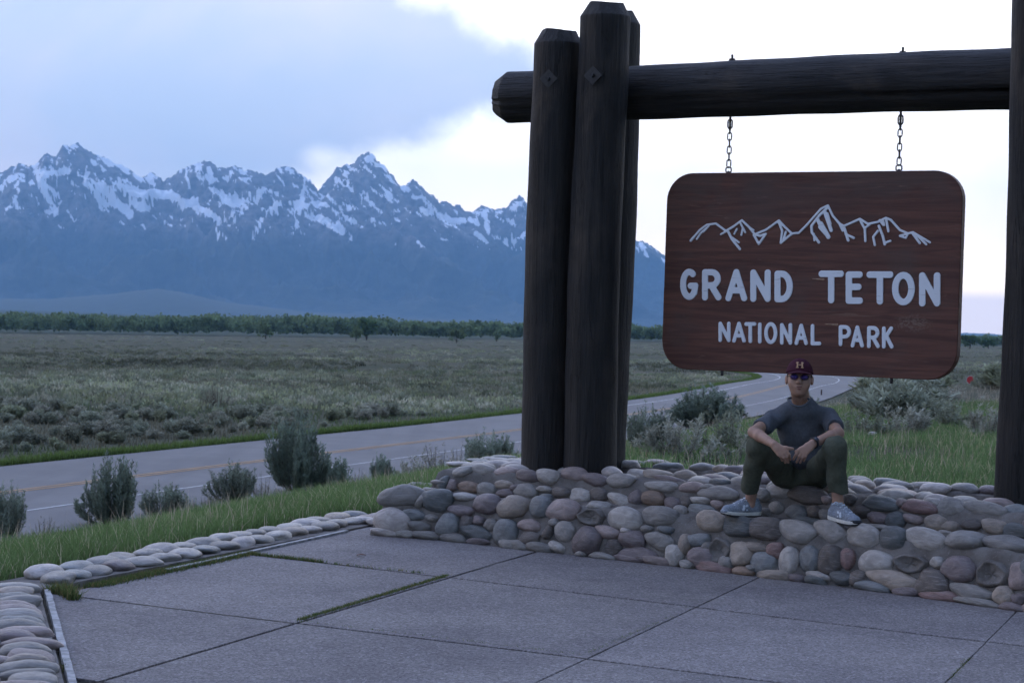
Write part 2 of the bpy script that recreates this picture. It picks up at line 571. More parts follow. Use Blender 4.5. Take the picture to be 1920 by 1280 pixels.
m, t = material('sage_flat_ground')
co = pos_co(t)
n1 = t.noise(t.mapping(co, (0.011, 0.030, 0.02)), 1.0, 7, 0.62, 0.6)
n2 = t.noise(t.mapping(co, (0.039, 0.094, 0.078)), 1.0, 6, 0.62)
n3 = t.noise(co, 1.1, 6, 0.68)
n4 = t.noise(co, 14, 4, 0.7)
c = t.mix(t.smooth(n1, 0.38, 0.62), (0.071, 0.079, 0.047), (0.095, 0.093, 0.063))
c = t.mix(t.math('MULTIPLY', t.smooth(n2, 0.46, 0.66), 0.75), c, (0.119, 0.109, 0.071))
c = t.mix(t.math('MULTIPLY', t.smooth(n3, 0.42, 0.62), 0.7), c, (0.049, 0.058, 0.038))
c = t.mix(t.math('MULTIPLY', t.smooth(n1, 0.60, 0.68), 0.25), c, (0.167, 0.143, 0.098))
c = t.mix(t.math('MULTIPLY', t.smooth(n4, 0.4, 0.7), 0.45), c, (0.036, 0.039, 0.023))
ln_ = t.n('ShaderNodeVectorMath', operation='LENGTH'); t.set(ln_.inputs[0], co)
c = t.mix(t.smooth(ln_.outputs['Value'], 1700, 2000), c, (.035, .050, .030))
finish(t, c, 0.95, t.math('ADD', n3, n4), 0.8, 0.15, 0.1)
M['ground'] = m


def mat_leaf(name, amp=0.35, trans=0.25, gain=1.6):
    """foliage coloured by a per-clump attribute"""
    m, t = material(name)
    at_ = t.n('ShaderNodeAttribute', attribute_name='Col')
    r = rnd(t)
    hs = t.n('ShaderNodeHueSaturation')
    t.set(hs.inputs['Color'], at_.outputs['Color'])
    t.set(hs.inputs['Value'], t.math('MULTIPLY', gain, t.math('ADD', 1 - amp / 2, t.math('MULTIPLY', r, amp))))
    t.set(hs.inputs['Hue'], t.math('ADD', 0.488, t.math('MULTIPLY', r, 0.024)))
    d = t.n('ShaderNodeBsdfDiffuse', ins={0: hs.outputs[0]})
    tr = t.n('ShaderNodeBsdfTranslucent', ins={0: hs.outputs[0]})
    mx = t.n('ShaderNodeMixShader', ins={0: trans, 1: d.outputs[0], 2: tr.outputs[0]})
    t.n('ShaderNodeOutputMaterial', ins={0: mx.outputs[0]})
    return m


M['leaf'] = mat_leaf('sage_leaf', 0.3)
M['grass'] = mat_leaf('grass_blade', 0.0, 0.35, 2.05)
M['treeleaf'] = mat_leaf('cottonwood_leaf', 0.2, 0.35, 2.5)
M['twig'] = mat_simple('sage_bark', (.085, .070, .055), 0.9, 0.3, 12)
M['trunk'] = mat_simple('cottonwood_bark', (.075, .066, .056), 0.9, 0.3, 2)

m, t = material('rock_snow_forest')
at_ = t.n('ShaderNodeAttribute', attribute_name='snow'); ah = t.n('ShaderNodeAttribute', attribute_name='forest')
co = pos_co(t)
n = t.noise(t.mapping(co, (.006, .006, .012)), 1.0, 8, 0.68)
rock = t.mix(t.smooth(n, 0.3, 0.7), (.060, .052, .049), (.25, .222, .205))
chute = t.noise(t.mapping(co, (.0016, .0005, .0009), rot=(0, 0, .5)), 1.0, 7, 0.66, 0.8)
forest = t.mix(t.smooth(n, 0.35, 0.65), (.014, .024, .022), (.042, .052, .040))
forest = t.mix(t.math('MULTIPLY', t.smooth(chute, 0.48, 0.70), 0.38), forest, (.115, .108, .080))
n9 = t.noise(t.mapping(co, (.013, .013, .008)), 1.0, 6, 0.7)
sn = t.math('ADD', at_.outputs['Fac'], t.math('MULTIPLY', t.math('SUBTRACT', n9, 0.5), 0.8))
c = t.mix(ah.outputs['Fac'], rock, forest)
c = t.mix(t.smooth(sn, 0.44, 0.56), c, (.88, .90, .92))
finish(t, c, 0.9, n, 0.4, 60.0, 0.1)
M['mountain'] = m
M['foothill'] = mat_simple('conifer_hillside', (.020, .032, .020), 0.95, 0.35, 0.01)
# ================================================================== the setting
ROAD_Z = -4.2
RD = np.array([0.335, 0.942]) / np.hypot(0.335, 0.942)


def road_d(x, y):
    """distance from the road's straight line, positive on the sign's side"""
    return 0.942 * x - 0.335 * y + 34.7


_DP = np.array([-8.0, 10.5, 12, 20, 24.2, 25.2, 26.2, 27.2, 28.3, 31.0])
_ZP = np.array([-4.28, -4.28, -4.05, -1.95, -0.86, -0.62, -0.36, -0.18, -0.06, -0.06])


def terr(x, y):
    x = np.asarray(x, float); y = np.asarray(y, float)
    d = road_d(x, y)
    z = np.interp(d, _DP, _ZP)
    z = z - 0.0195 * np.clip(-d - 8.0, 0, 1150)
    far = np.clip(-d - 8.0, 0, 60) / 60
    z = z + far * (fbm(x / 60, y / 60, 3) - 0.5) * 1.2
    bank = sstep(d, 11, 14) * (1 - sstep(d, 24, 27))
    z = z + bank * (fbm(x / 3.0, y / 3.0, 3) - 0.5) * 0.35
    return z


def hit_terr(px, py, y0=9.0, y1=2500.0):
    r = ray(px, py)
    Y = np.geomspace(y0, y1, 2600)
    g = EYE + r[2] * Y - terr(r[0] * Y, Y)
    i = int(np.argmax(g < 0))
    if g[i] >= 0: i = len(Y) - 1
    return np.array([r[0] * Y[i], Y[i], float(terr(r[0] * Y[i], Y[i]))])


# ---- ground sheet, out to the horizon
ang = np.concatenate([np.linspace(-math.pi, -0.45, 60, endpoint=False), np.linspace(-0.45, 0.45, 260, endpoint=False),
                      np.linspace(0.45, math.pi, 60)])
rad = np.concatenate([[0.5], np.geomspace(3.0, 200, 170), np.geomspace(206, 33000, 150)])
A, R = np.meshgrid(ang, rad, indexing='ij')
GX, GY = R * np.sin(A), R * np.cos(A)
GZ = terr(GX, GY)
na, nr = A.shape
ii = np.arange(na * nr).reshape(na, nr)
Q = np.stack([ii[:-1, :-1], ii[:-1, 1:], ii[1:, 1:], ii[1:, :-1]], -1).reshape(-1, 4)[:, ::-1]
ground = link('ground', np_mesh('ground', np.stack([GX, GY, GZ], -1).reshape(-1, 3), Q, None, True), M['ground'])
tag(ground, 'sage flat falling away from the sign to the river bottom', None, None, 'structure')

# ---- road: centre line in plan, bending away to the west in the distance
k_ = 5.82 / 5.3
rc = np.array([(-78, -115), (-55.5, -52), (-35.4, 4.2), (-15.3, 60.7), (-9.4, 77.0), (-2.95, 94.2), (0.6, 104.0), (10.2, 133),
               (19.4, 164.0), (28.9, 203), (34.0, 222), (37.5, 242), (39.0, 265), (38.0, 292), (38, 330), (46, 400), (62, 490)], float)


def catmull(P, n=14):
    P = np.vstack([2 * P[0] - P[1], P, 2 * P[-1] - P[-2]]); o = []
    for i in range(1, len(P) - 2):
        p0, p1, p2, p3 = P[i - 1:i + 3]
        for t in np.linspace(0, 1, n, endpoint=False):
            o.append(0.5 * (2 * p1 + (p2 - p0) * t + (2 * p0 - 5 * p1 + 4 * p2 - p3) * t * t + (3 * p1 - p0 - 3 * p2 + p3) * t ** 3))
    o.append(P[-2]); return np.array(o)


RC = catmull(rc)
RT = np.gradient(RC, axis=0); RT /= np.linalg.norm(RT, axis=1)[:, None]
RN = np.stack([RT[:, 1], -RT[:, 0]], 1)            # to the right, the sign's side


def ribbon(name, offs, dz, mat, parent=None, i0=0, i1=None, dash=None):
    i1 = len(RC) if i1 is None else i1
    P = RC[i0:i1]; N = RN[i0:i1]
    V = []
    for o in offs:
        xy = P + N * o
        # cross section from the centre line, so the carriageway stays level
        z = np.maximum(terr(P[:, 0], P[:, 1]), terr(xy[:, 0], xy[:, 1]) - 0.0) + 0.08 + dz
        V.append(np.column_stack([xy, z]))
    V = np.stack(V, 1); n, k = V.shape[:2]
    id_ = np.arange(n * k).reshape(n, k)
    q = np.stack([id_[:-1, :-1], id_[:-1, 1:], id_[1:, 1:], id_[1:, :-1]], -1).reshape(-1, 4)
    return link(name, np_mesh(name, V.reshape(-1, 3), q), mat, parent)


road = ribbon('road', np.linspace(-5.8, 7.2, 9), 0.0, M['asphalt'])
tag(road, 'two lane grey asphalt highway curving away', None, None, 'structure')
ribbon('white_edge_line', (3.53, 3.64), 0.012, M['white_line'], road)
ribbon('white_edge_line', (-3.66, -3.52), 0.012, M['white_line'], road, 14 * 7)
ribbon('yellow_centre_line', (-0.24, -0.11), 0.012, M['yellow_line'], road)
ribbon('yellow_centre_line', (0.11, 0.24), 0.012, M['yellow_line'], road)

# ---- mountains: skyline bearings and heights of the range
sk1 = [(-700, 300), (-520, 230), (-330, 290), (-160, 250), (0, 280), (60, 250), (110, 232), (165, 240), (210, 225), (225, 195), (262, 165), (310, 195), (325, 165), (350, 120), (385, 130),
       (405, 125), (430, 105), (465, 140), (500, 160), (545, 178), (600, 200), (640, 222), (700, 250), (740, 275), (795, 315), (830, 280), (850, 273),
       (880, 295), (915, 330), (960, 295), (1040, 250), (1100, 220), (1150, 212), (1180, 215), (1215, 250), (1235, 245), (1255, 255), (1300, 240),
       (1340, 245), (1360, 265), (1390, 260), (1440, 280), (1490, 290), (1550, 250), (1600, 237), (1640, 260), (1700, 300), (1745, 335)]
sk2 = [(100, 345), (115, 330), (160, 275), (195, 230), (235, 215), (285, 210), (300, 175), (330, 158), (355, 153), (380, 158), (400, 195), (445, 230), (480, 270),
       (520, 325), (555, 310), (585, 288), (625, 325), (640, 345), (690, 375), (720, 410), (742, 393), (790, 425), (815, 422), (840, 445), (885, 458),
       (910, 445), (930, 420), (965, 437), (1010, 445), (1060, 435), (1085, 400), (1125, 370), (1165, 405), (1200, 430), (1300, 520), (1400, 500), (1500, 570), (1620, 590), (1720, 600),
       (1760, 603), (1800, 630), (1840, 655), (1875, 685), (2050, 790), (2250, 880), (2500, 960), (2900, 1050), (3300, 1085), (4200, 1100)]
sky_px = [(x / 2.977, 230 + y / 2.977) for x, y in sk1] + [(560 + x / 2.723, 230 + y / 2.723) for x, y in sk2]
sr = np.array([ray(*p) for p in sky_px])
SU, SV = sr[:, 0], sr[:, 2]

NU = 1300
U = np.linspace(-0.36, 0.33, NU)
VS = np.interp(U, SU, SV)
VS = VS + (fbm(U * 900, U * 0 + 3.0, 3) - 0.5) * 0.0022 * sstep(VS, 0.02, 0.05)
YC = 25000.0 + 900 * (fbm(U * 14, U * 0 + 1, 2) - 0.5)
ts = np.concatenate([np.linspace(0, 0.45, 90, endpoint=False), np.linspace(0.45, 1.0, 50)])   # 0 crest, 1 foot
WID = 7200.0
UU, TT = np.meshgrid(U, ts, indexing='ij')
YY = YC[:, None] - WID * TT
XX = UU * YY
crest = (VS * YC + EYE)[:, None]
# spurs: the crest line carried down the front, sheared and smoothed with distance
prof = np.where(TT < 0.22, 1 - 1.75 * TT, 0.615 * np.clip((1 - (TT - 0.22) / 0.78), 0, 1) ** 1.45)
sm = np.stack([np.convolve(np.pad(crest[:, 0], (w_, w_), 'edge'), np.ones(2 * w_ + 1) / (2 * w_ + 1), 'valid') for w_ in (1, 14, 45, 110)], 0)
lvl = np.clip(TT * 9, 0, 2.999); l0 = lvl.astype(int); fr = lvl - l0
ucol = np.arange(NU)[:, None].repeat(len(ts), 1)
cz = sm[l0, ucol] * (1 - fr) + sm[np.minimum(l0 + 1, 3), ucol] * fr
H = cz * prof
rel = sstep(TT, 0.0, 0.10) * (1 - sstep(TT, 0.55, 1.0))
rg = ridged(XX / 1500 + (YY / 2600), YY / 4200 - XX / 5200, 5, 0.55)
rg2 = ridged(XX / 420 - YY / 1500, YY / 900, 4, 0.6)
H = H + rel * ((rg - 0.45) * 900 + (rg2 - 0.45) * 210) * np.clip(cz / 1500, 0, 1.2)
cap = VS[:, None] * YY * (1 - 0.012 * sstep(TT, 0, 0.02) - 0.9 * np.clip(TT - 0.02, 0, 1) ** 1.15)
H = np.minimum(H, cap + EYE)
H = np.maximum(H, -25.0)
H[:, 0] = crest[:, 0]
H[:, -1] = -26
ELV = (H - EYE) / YY

# snow follows height, gullies and a set of large snowfields
_s1 = [((500, 195), (640, 245), (790, 325), 25), ((130, 240), (200, 290), (320, 270), 22), ((135, 245), (190, 350), (230, 440), (270, 500), 20), ((240, 420), (330, 480), (375, 545), 9),
       ((0, 320), (40, 300), 14), ((85, 270), (30, 370), 7), ((410, 130), (440, 125), 12), ((350, 130), (375, 135), 6), ((450, 210), (480, 260), 10), ((490, 340), (560, 400), (640, 480), (690, 520), 26),
       ((490, 400), (540, 450), 18), ((600, 350), (760, 400), (900, 400), (1050, 470), (1170, 540), 26), ((700, 440), (790, 480), 22), ((640, 260), (760, 340), 7), ((560, 310), (720, 350), 6),
       ((1170, 585), (1260, 510), 12), ((1190, 450), (1170, 490), 8), ((1240, 570), (1330, 600), 9), ((735, 545), (800, 600), 4), ((1110, 260), (1130, 330), (1210, 310), 17), ((1060, 280), (1080, 320), 8),
       ((1150, 385), (1270, 450), (1390, 440), (1400, 390), 22), ((1220, 400), (1330, 460), 22), ((1290, 280), (1350, 300), 10), ((1410, 370), (1500, 400), 8), ((1430, 460), (1480, 480), 7),
       ((1600, 250), (1650, 300), (1640, 420), (1610, 480), 10), ((1610, 480), (1680, 460), 7), ((1700, 340), (1760, 360), 8), ((1720, 450), (1770, 460), 9), ((1500, 450), (1640, 510), (1770, 560), (1900, 620), 9),
       ((1800, 420), (1860, 480), 7), ((1620, 560), (1630, 610), 5), ((440, 260), (430, 300), 8), ((430, 310), (500, 320), 6), ((960, 430), (1060, 420), 6), ((880, 560), (930, 580), 5), ((1000, 380), (1060, 360), 6),
       ((40, 360), (60, 400), 5), ((60, 430), (30, 440), 4), ((520, 480), (540, 500), 5), ((1380, 660), (1390, 640), 4), ((1330, 580), (1370, 590), 5)]
_s2 = [((300, 185), (340, 170), (430, 235), 19), ((340, 215), (440, 240), 12), ((180, 260), (240, 240), 8), ((380, 260), (420, 290), 7), ((400, 360), (420, 380), 16), ((300, 390), (350, 430), 5), ((350, 430), (385, 445), 4),
       ((540, 380), (600, 380), 11), ((590, 310), (680, 360), 7), ((590, 440), (640, 470), 13), ((680, 470), (740, 510), (800, 505), 19), ((100, 370), (180, 440), 7), ((40, 410), (100, 425), 7), ((60, 480), (200, 545), (240, 590), 9),
       ((200, 470), (290, 530), 9), ((870, 470), (880, 520), 9), ((910, 460), (935, 560), 9), ((880, 560), (930, 600), 9), ((970, 585), (1080, 600), (1180, 520), 11), ((1040, 500), (1090, 510), 9), ((970, 450), (1010, 450), 6),
       ((1050, 440), (1120, 390), 8), ((1150, 560), (1185, 580), 7), ((1720, 620), (1760, 680), 11), ((1790, 640), (1850, 720), 6), ((460, 490), (480, 500), 6), ((340, 490), (360, 530), 6), ((215, 435), (240, 440), 5),
       ((580, 575), (600, 580), 5), ((700, 595), (730, 600), 5), ((480, 330), (520, 350), 5), ((840, 490), (850, 500), 7)]
snow_px = [tuple((x / 2.977, 230 + y / 2.977) for x, y in q[:-1]) + (q[-1] / 2.977,) for q in _s1] + [tuple((560 + x / 2.723, 230 + y / 2.723) for x, y in q[:-1]) + (q[-1] / 2.723,) for q in _s2]
PX_ = 960 + U * FPX
SPX = PX_[:, None] + 0 * TT
hz_y = 603 + ROLL * (SPX - 960)
SPY = hz_y - ELV * FPX
SPX = SPX - ROLL * (603 - SPY)
sd = np.full(TT.shape, 1e3)
for st in snow_px:
    rr = st[-1]; pts = st[:-1]
    for a_, b_ in zip(pts[:-1], pts[1:]):
        ab = np.array(b_, float) - a_
        tq = np.clip(((SPX - a_[0]) * ab[0] + (SPY - a_[1]) * ab[1]) / (ab @ ab), 0, 1)
        sd = np.minimum(sd, np.hypot(SPX - a_[0] - tq * ab[0], SPY - a_[1] - tq * ab[1]) - rr)
jit = (fbm((XX * .6 + H * .8) / 75, (XX * .8 - H * .6) / 190, 5, 0.68) - 0.5)
streak = fbm((XX + 0.9 * H) / 70, (H - 0.3 * XX) / 260, 5, 0.62)
pe, al = XX * .6 + H * .8, XX * .8 - H * .6
hole = fbm(pe / 50, al / 150, 4, .6)
snow = np.clip(0.5 - (sd + jit * 17) / 6, -1, 1.0) - 1.1 * sstep(hole, .62, .70)
nearf = 0.5 + (fbm(pe / 38 + 7, al / 130, 4, .6) - 0.665) * 9 - np.clip(sd - 4, 0, 60) / 30
snow = np.maximum(snow, np.where(ELV > .036, nearf, -1))
scat = 0.5 + (streak - 0.665 + 0.04 * sstep(ELV, 0.048, 0.075)) * 7 * sstep(ELV, 0.040, 0.052) - (1 - sstep(ELV, 0.040, 0.055)) * 2
snow = np.maximum(snow, scat)
snow = np.clip(snow, -.4, 1.2)
forest = 1 - sstep(ELV + 0.010 * (fbm(XX / 500, YY / 500, 4) - 0.5), 0.030, 0.050)
back = np.stack([U * (YC + 4500), YC + 4500, np.full(NU, -25.0)], 1)
V = np.concatenate([back[:, None], np.stack([XX, YY, H], -1)], 1)
nt_ = V.shape[1]
id_ = np.arange(NU * nt_).reshape(NU, nt_)
Q = np.stack([id_[:-1, :-1], id_[:-1, 1:], id_[1:, 1:], id_[1:, :-1]], -1).reshape(-1, 4)
pad = lambda a: np.concatenate([a[:, :1], a], 1).ravel()
mt = link('mountain_range', np_mesh('mountain_range', V.reshape(-1, 3), Q, None, True, attr={'snow': pad(snow), 'forest': pad(forest)}), M['mountain'])
tag(mt, 'blue snow-streaked mountain range rising beyond the river trees', None, None, 'structure')

# low wooded hill in front of the range, and far low hills in the north-east
def hill(name, pts, Y0, depth, label):
    r_ = np.array([ray(*p) for p in pts]); n = 160
    u = np.linspace(r_[0, 0], r_[-1, 0], n); v = np.interp(u, r_[:, 0], r_[:, 2])
    v = v + (fbm(u * 500, u * 0 + 8, 3) - 0.5) * 0.0006
    rows = []
    for tt in np.linspace(-1, 1, 21):
        Y = Y0 - tt * depth
        sh = np.clip(1 - tt * tt, 0, 1)
        z = -27 + (v * Y0 + EYE + 27) * sh
        rows.append(np.stack([u * Y, np.full(n, Y), z], 1))
    V = np.stack(rows, 1); k = V.shape[1]; id_ = np.arange(n * k).reshape(n, k)
    q = np.stack([id_[:-1, :-1], id_[:-1, 1:], id_[1:, 1:], id_[1:, :-1]], -1).reshape(-1, 4)
    o = link(name, np_mesh(name, V.reshape(-1, 3), q, None, True), M['foothill'])
    return tag(o, label, None, None, 'structure')


hill('foothill', [(-700, 545), (-400, 556), (0, 560), (100, 560), (200, 552), (290, 541), (330, 546), (420, 566), (560, 583), (760, 596), (980, 603)], 17000, 3000,
     'dark wooded foothill at the base of the range')
hill('far_hills', [(1500, 627), (1640, 624), (1760, 626), (1810, 624), (1850, 625), (1890, 628), (1960, 627), (2100, 620), (2300, 628), (2600, 640)], 26000, 4000,
     'low blue hills on the horizon beside the sign')

# ---- paving: slabs on a bed
def line_x(p1, p2, p3, p4):
    x1, y1 = p1; x2, y2 = p2; x3, y3 = p3; x4, y4 = p4
    den = (x1 - x2) * (y3 - y4) - (y1 - y2) * (x3 - x4)
    a = x1 * y2 - y1 * x2; b = x3 * y4 - y3 * x4
    return np.array([(a * (x3 - x4) - (x1 - x2) * b) / den, (a * (y3 - y4) - (y1 - y2) * b) / den])


rows_l = [((-1.9, 16.3), (1.1, 14.4)), ((-1.72, 12.93), (1.1, 11.14)), ((-2.41, 10.78), (1.21, 8.87)), ((-2.9, 8.95), (1.2, 6.75)), ((-2.9, 6.9), (1.2, 4.7)), ((-2.9, 4.9), (1.2, 2.7)), ((-2.9, 2.9), (1.2, .7))]
cols_l = [((-2.5, 10.91), (-1.23, 14.38)), ((-1.57, 8.80), (0.08, 13.2)), ((0.15, 8.62), (1.14, 11.19)), ((2.07, 8.95), (2.50, 10.02)), ((3.75, 8.35), (4.2, 9.4)), ((5.5, 7.7), (5.95, 8.8)), ((7.3, 7.1), (7.75, 8.2))]
LK = ((-2.61, 11.0), (-1.84, 8.28))                 # inner edge of the kerb at the corner, running towards the viewer


def shift_line(l, d):
    a, b = np.array(l[0]), np.array(l[1]); v = (b - a) / np.linalg.norm(b - a); n = np.array([-v[1], v[0]])
    return a + n * d, b + n * d


def clip_poly(poly, a, b):
    """keep the part of poly on the right-hand plaza side of line a-b"""
    a = np.array(a); b = np.array(b); n = np.array([-(b - a)[1], (b - a)[0]])
    o = []
    for i in range(len(poly)):
        p, q = poly[i], poly[(i + 1) % len(poly)]
        dp, dq = (p - a) @ n, (q - a) @ n
        if dp >= 0: o.append(p)
        if (dp >= 0) != (dq >= 0): o.append(p + (q - p) * dp / (dp - dq))
    return o


def prism(name, poly, z0, z1, bev=0.0, wob=0.0):
    bm = bmesh.new()
    if wob:
        q_ = []; c = sum(poly) / len(poly)
        for a, b in zip(poly, poly[1:] + poly[:1]):
            k = max(2, int(np.linalg.norm(b - a) / .09))
            for i in range(k):
                p = a + (b - a) * i / k
                q_.append(p + (c - p) / np.linalg.norm(c - p) * abs(random.gauss(0, wob)))
        poly = q_
    c = sum(poly) / len(poly)
    top = [bm.verts.new((*(p + (c - p) / max(np.linalg.norm(c - p), 1e-6) * bev), z1)) for p in poly]
    mid = [bm.verts.new((*p, z1 - bev * 0.8)) for p in poly]
    bot = [bm.verts.new((*p, z0)) for p in poly]
    n = len(poly)
    bm.faces.new(top); bm.faces.new(bot[::-1])
    for i in range(n):
        j = (i + 1) % n
        bm.faces.new((mid[i], mid[j], top[j], top[i])); bm.faces.new((bot[i], bot[j], mid[j], mid[i]))
    bmesh.ops.recalc_face_normals(bm, faces=bm.faces)
    return bm_mesh(name, bm)


bed = [np.array(p) for p in ((-2.66, 11.05), (-1.15, 14.9), (0.9, 14.4), (7.5, 10.0), (8.0, 2.0), (0.0, 1.0))]
pav = link('pavement', prism('pavement', bed, -0.3, -0.016), M['soil'])
tag(pav, 'plaza of large exposed aggregate concrete slabs', None, None, 'structure')
for i in range(len(rows_l) - 1):
    for j in range(len(cols_l) - 1):
        r0, r1 = shift_line(rows_l[i], -.014), shift_line(rows_l[i + 1], .014)
        g0, g1 = (.013 if j == 1 else .002), (.013 if j == 0 else .002)
        c0, c1 = shift_line(cols_l[j], -g0), shift_line(cols_l[j + 1], g1)
        q = [line_x(*r0, *c0), line_x(*r0, *c1), line_x(*r1, *c1), line_x(*r1, *c0)]
        if j == 0 and i >= 2:
            q[0] = q[0] + (q[0] - q[1]) * 1.0; q[3] = q[3] + (q[3] - q[2]) * 1.0
        q = clip_poly(q, *LK)
        if len(q) < 3: continue
        area = 0.5 * abs(sum(q[k][0] * q[(k + 1) % len(q)][1] - q[(k + 1) % len(q)][0] * q[k][1] for k in range(len(q))))
        if area < 0.05: continue
        c = sum(q) / len(q)
        dz = [0, .0012, -.001, .0014, -.0006, .001][(i * 2 + j * 3) % 6]
        link('slab', prism('slab', q, -0.1, 0.0 + dz, 0.003, 0.0022), M['slab'], pav)

# fine cracks and sealed joints lying in the slabs
def strip(name, p, q, wd, z, mat, parent=None, h=0.03, wob=0.0, n=24):
    p = np.array(p, float); q = np.array(q, float); dv = (q - p) / np.linalg.norm(q - p); nv = np.array([-dv[1], dv[0]])
    bm = bmesh.new(); prev = None
    for i in range(n + 1):
        c = p + (q - p) * i / n + nv * (random.random() - .5) * wob
        ww = wd * (1 + (random.random() - .5) * (0.5 if wob > .01 else 0.12))
        r = [bm.verts.new((*(c + nv * s), zz)) for s, zz in ((-ww / 2, z - h), (-ww / 2, z), (ww / 2, z), (ww / 2, z - h))]
        if prev:
            for k in range(3): bm.faces.new((prev[k], prev[k + 1], r[k + 1], r[k]))
        else: bm.faces.new(r)
        prev = r
    bm.faces.new(prev[::-1])
    bmesh.ops.recalc_face_normals(bm, faces=bm.faces)
    return link(name, bm_mesh(name, bm), mat, parent)


False and strip('crack', (-2.06, 9.11), (-1.74, 9.16), 0.0028, 0.0035 + .004, M['soil'], pav, 0.006, 0.020)
strip('edging_strip', (-2.60, 10.92), (-1.70, 7.74), 0.034, 0.016, M['strip'], pav, 0.05, 0.004)
strip('edging_strip', (-1.70, 7.74), (-0.2, 2.5), 0.045, 0.022, M['strip'], pav, 0.05, 0.004)
strip('edging_strip', (-2.10, 11.93), (-1.20, 14.42), 0.035, 0.016, M['strip'], pav, 0.05, 0.004)
strip('joint_filler', (-2.06, 10.605), (-1.12, 10.11), 0.012, 0.000, M['mortar'], pav, 0.05, 0.004)
strip('joint_filler', (-0.30, 12.28), (0.07, 13.15), 0.022, -0.004, M['metal'], pav, 0.03, 0.003)

# ---- river stones: shared shapes
STV = []
for k in range(12):
    bm = bmesh.new()
    bmesh.ops.create_icosphere(bm, subdivisions=3, radius=1.0)
    e = random.uniform(2.0, 2.7)
    ph = [random.uniform(0, 6.28) for _ in range(9)]; am = random.uniform(0.07, 0.15)
    sk = random.uniform(-0.18, 0.18)
    for v in bm.verts:
        x, y, z = v.co
        nrm = (abs(x) ** e + abs(y) ** e + abs(z) ** e) ** (1 / e)
        p = Vector((x, y, z)) / nrm
        d = 1 + am * (math.sin(2.1 * p.x + ph[0]) * math.cos(1.8 * p.z + ph[1]) + 0.6 * math.sin(3.1 * p.z + ph[2]) * math.sin(2.7 * p.y + ph[3])
                      + 0.35 * math.sin(5.0 * p.x + ph[4]) * math.cos(4.6 * p.z + ph[5]))
        v.co = Vector((p.x * (1 + sk * p.z), p.y, p.z * (1 - 0.6 * sk * p.x))) * d
    STV.append(bm_mesh('stone_shape', bm, True))


def stone_mesh(k, col):
    key = ('stm', k, col)
    if key not in M:
        me = STV[k].copy(); me.materials.append(M['st_' + col]); M[key] = me
    return M[key]


def put_stone(center, ax, ay, az_, size, col, parent, roll=0.0):
    """ax along, ay outward, az up; size = half extents"""
    k = random.randrange(12)
    o = link('stone', stone_mesh(k, col), None, parent)
    X = Vector(ax).normalized(); Y = Vector(ay).normalized(); Z = X.cross(Y).normalized()
    if Z.dot(Vector(az_)) < 0: Z = -Z
    Y = Z.cross(X).normalized()
    q = Matrix.Rotation(roll, 3, Y)
    X = q @ X; Z = q @ Z
    if random.random() < .5: X = -X; Y2 = -Y
    else: Y2 = Y
    Mx = Matrix(((X.x * size[0], Y2.x * size[1], Z.x * size[2], center[0]), (X.y * size[0], Y2.y * size[1], Z.y * size[2], center[1]),
                 (X.z * size[0], Y2.z * size[1], Z.z * size[2], center[2]), (0, 0, 0, 1)))
    o.matrix_basis = Mx
    return o


# ---- stone base of the sign
WB = np.array([(-1.02, 14.28), (-.38, 14.03), (.2, 13.62), (.85, 13.19), (1.27, 12.89), (1.91, 12.41), (2.51, 11.93), (3.08, 11.38), (3.7, 10.85), (4.9, 9.95)])
WBc = catmull(WB, 6)
WS = np.concatenate([[0], np.cumsum(np.linalg.norm(np.diff(WBc, axis=0), axis=1))])
LS = np.array([0.344, 0.939])
WDEP = 1.72


def wall_sn(x, y):
    """along, inward distance (vectorised)"""
    P = np.stack([np.asarray(x, float), np.asarray(y, float)], -1)
    best = np.full(P.shape[:-1], 1e9); S = np.zeros_like(best); N = np.zeros_like(best)
    for i in range(len(WBc) - 1):
        a, b = WBc[i], WBc[i + 1]; ab = b - a; L = np.linalg.norm(ab); tv = ab / L
        t = ((P - a) @ tv)
        tc = t if i == 0 else np.maximum(t, 0)
        tc = tc if i == len(WBc) - 2 else np.minimum(tc, L)
        dx = P - a - tc[..., None] * tv
        dist = np.linalg.norm(dx, axis=-1)
        sgn = np.where(dx @ np.array([-tv[1], tv[0]]) >= 0, 1.0, -1.0)
        m_ = dist < best
        best = np.where(m_, dist, best); S = np.where(m_, WS[i] + tc, S); N = np.where(m_, dist * sgn, N)
    return S, N


PM = np.array([0, .10, .13, .30, .33, .39, .44])
PZ = np.array([0.0, .31, .335, .35, .365, .525, .54])
PITS = [((0.98, 14.42), 0.80, 0.34, 0.20), ((3.22, 12.72), 0.62, 0.30, 0.22)]
WT = np.array([0.79, -0.613]); WT /= np.linalg.norm(WT); WNI = np.array([-WT[1], WT[0]])


def wall_z(x, y):
    s, n = wall_sn(x, y)
    nl = (np.asarray(x) - WB[0][0]) * LS[1] - (np.asarray(y) - WB[0][1]) * LS[0]
    m_ = np.minimum(n, nl)
    z = np.interp(m_, PM, PZ) * (0.90 + 0.10 * sstep(s, 0.2, 2.2))
    for c, a, b, dep in PITS:
        dx, dy = x - c[0], y - c[1]
        e = ((dx * WT[0] + dy * WT[1]) / a) ** 4 + ((dx * WNI[0] + dy * WNI[1]) / b) ** 4
        z = z - dep * (1 - sstep(e, 0.75, 1.25))
    z = np.where(m_ < 0, -0.2, z)
    z = z * (1 - sstep(n, WDEP - .1, WDEP)) - 0.2 * sstep(n, WDEP - .1, WDEP)
    return z


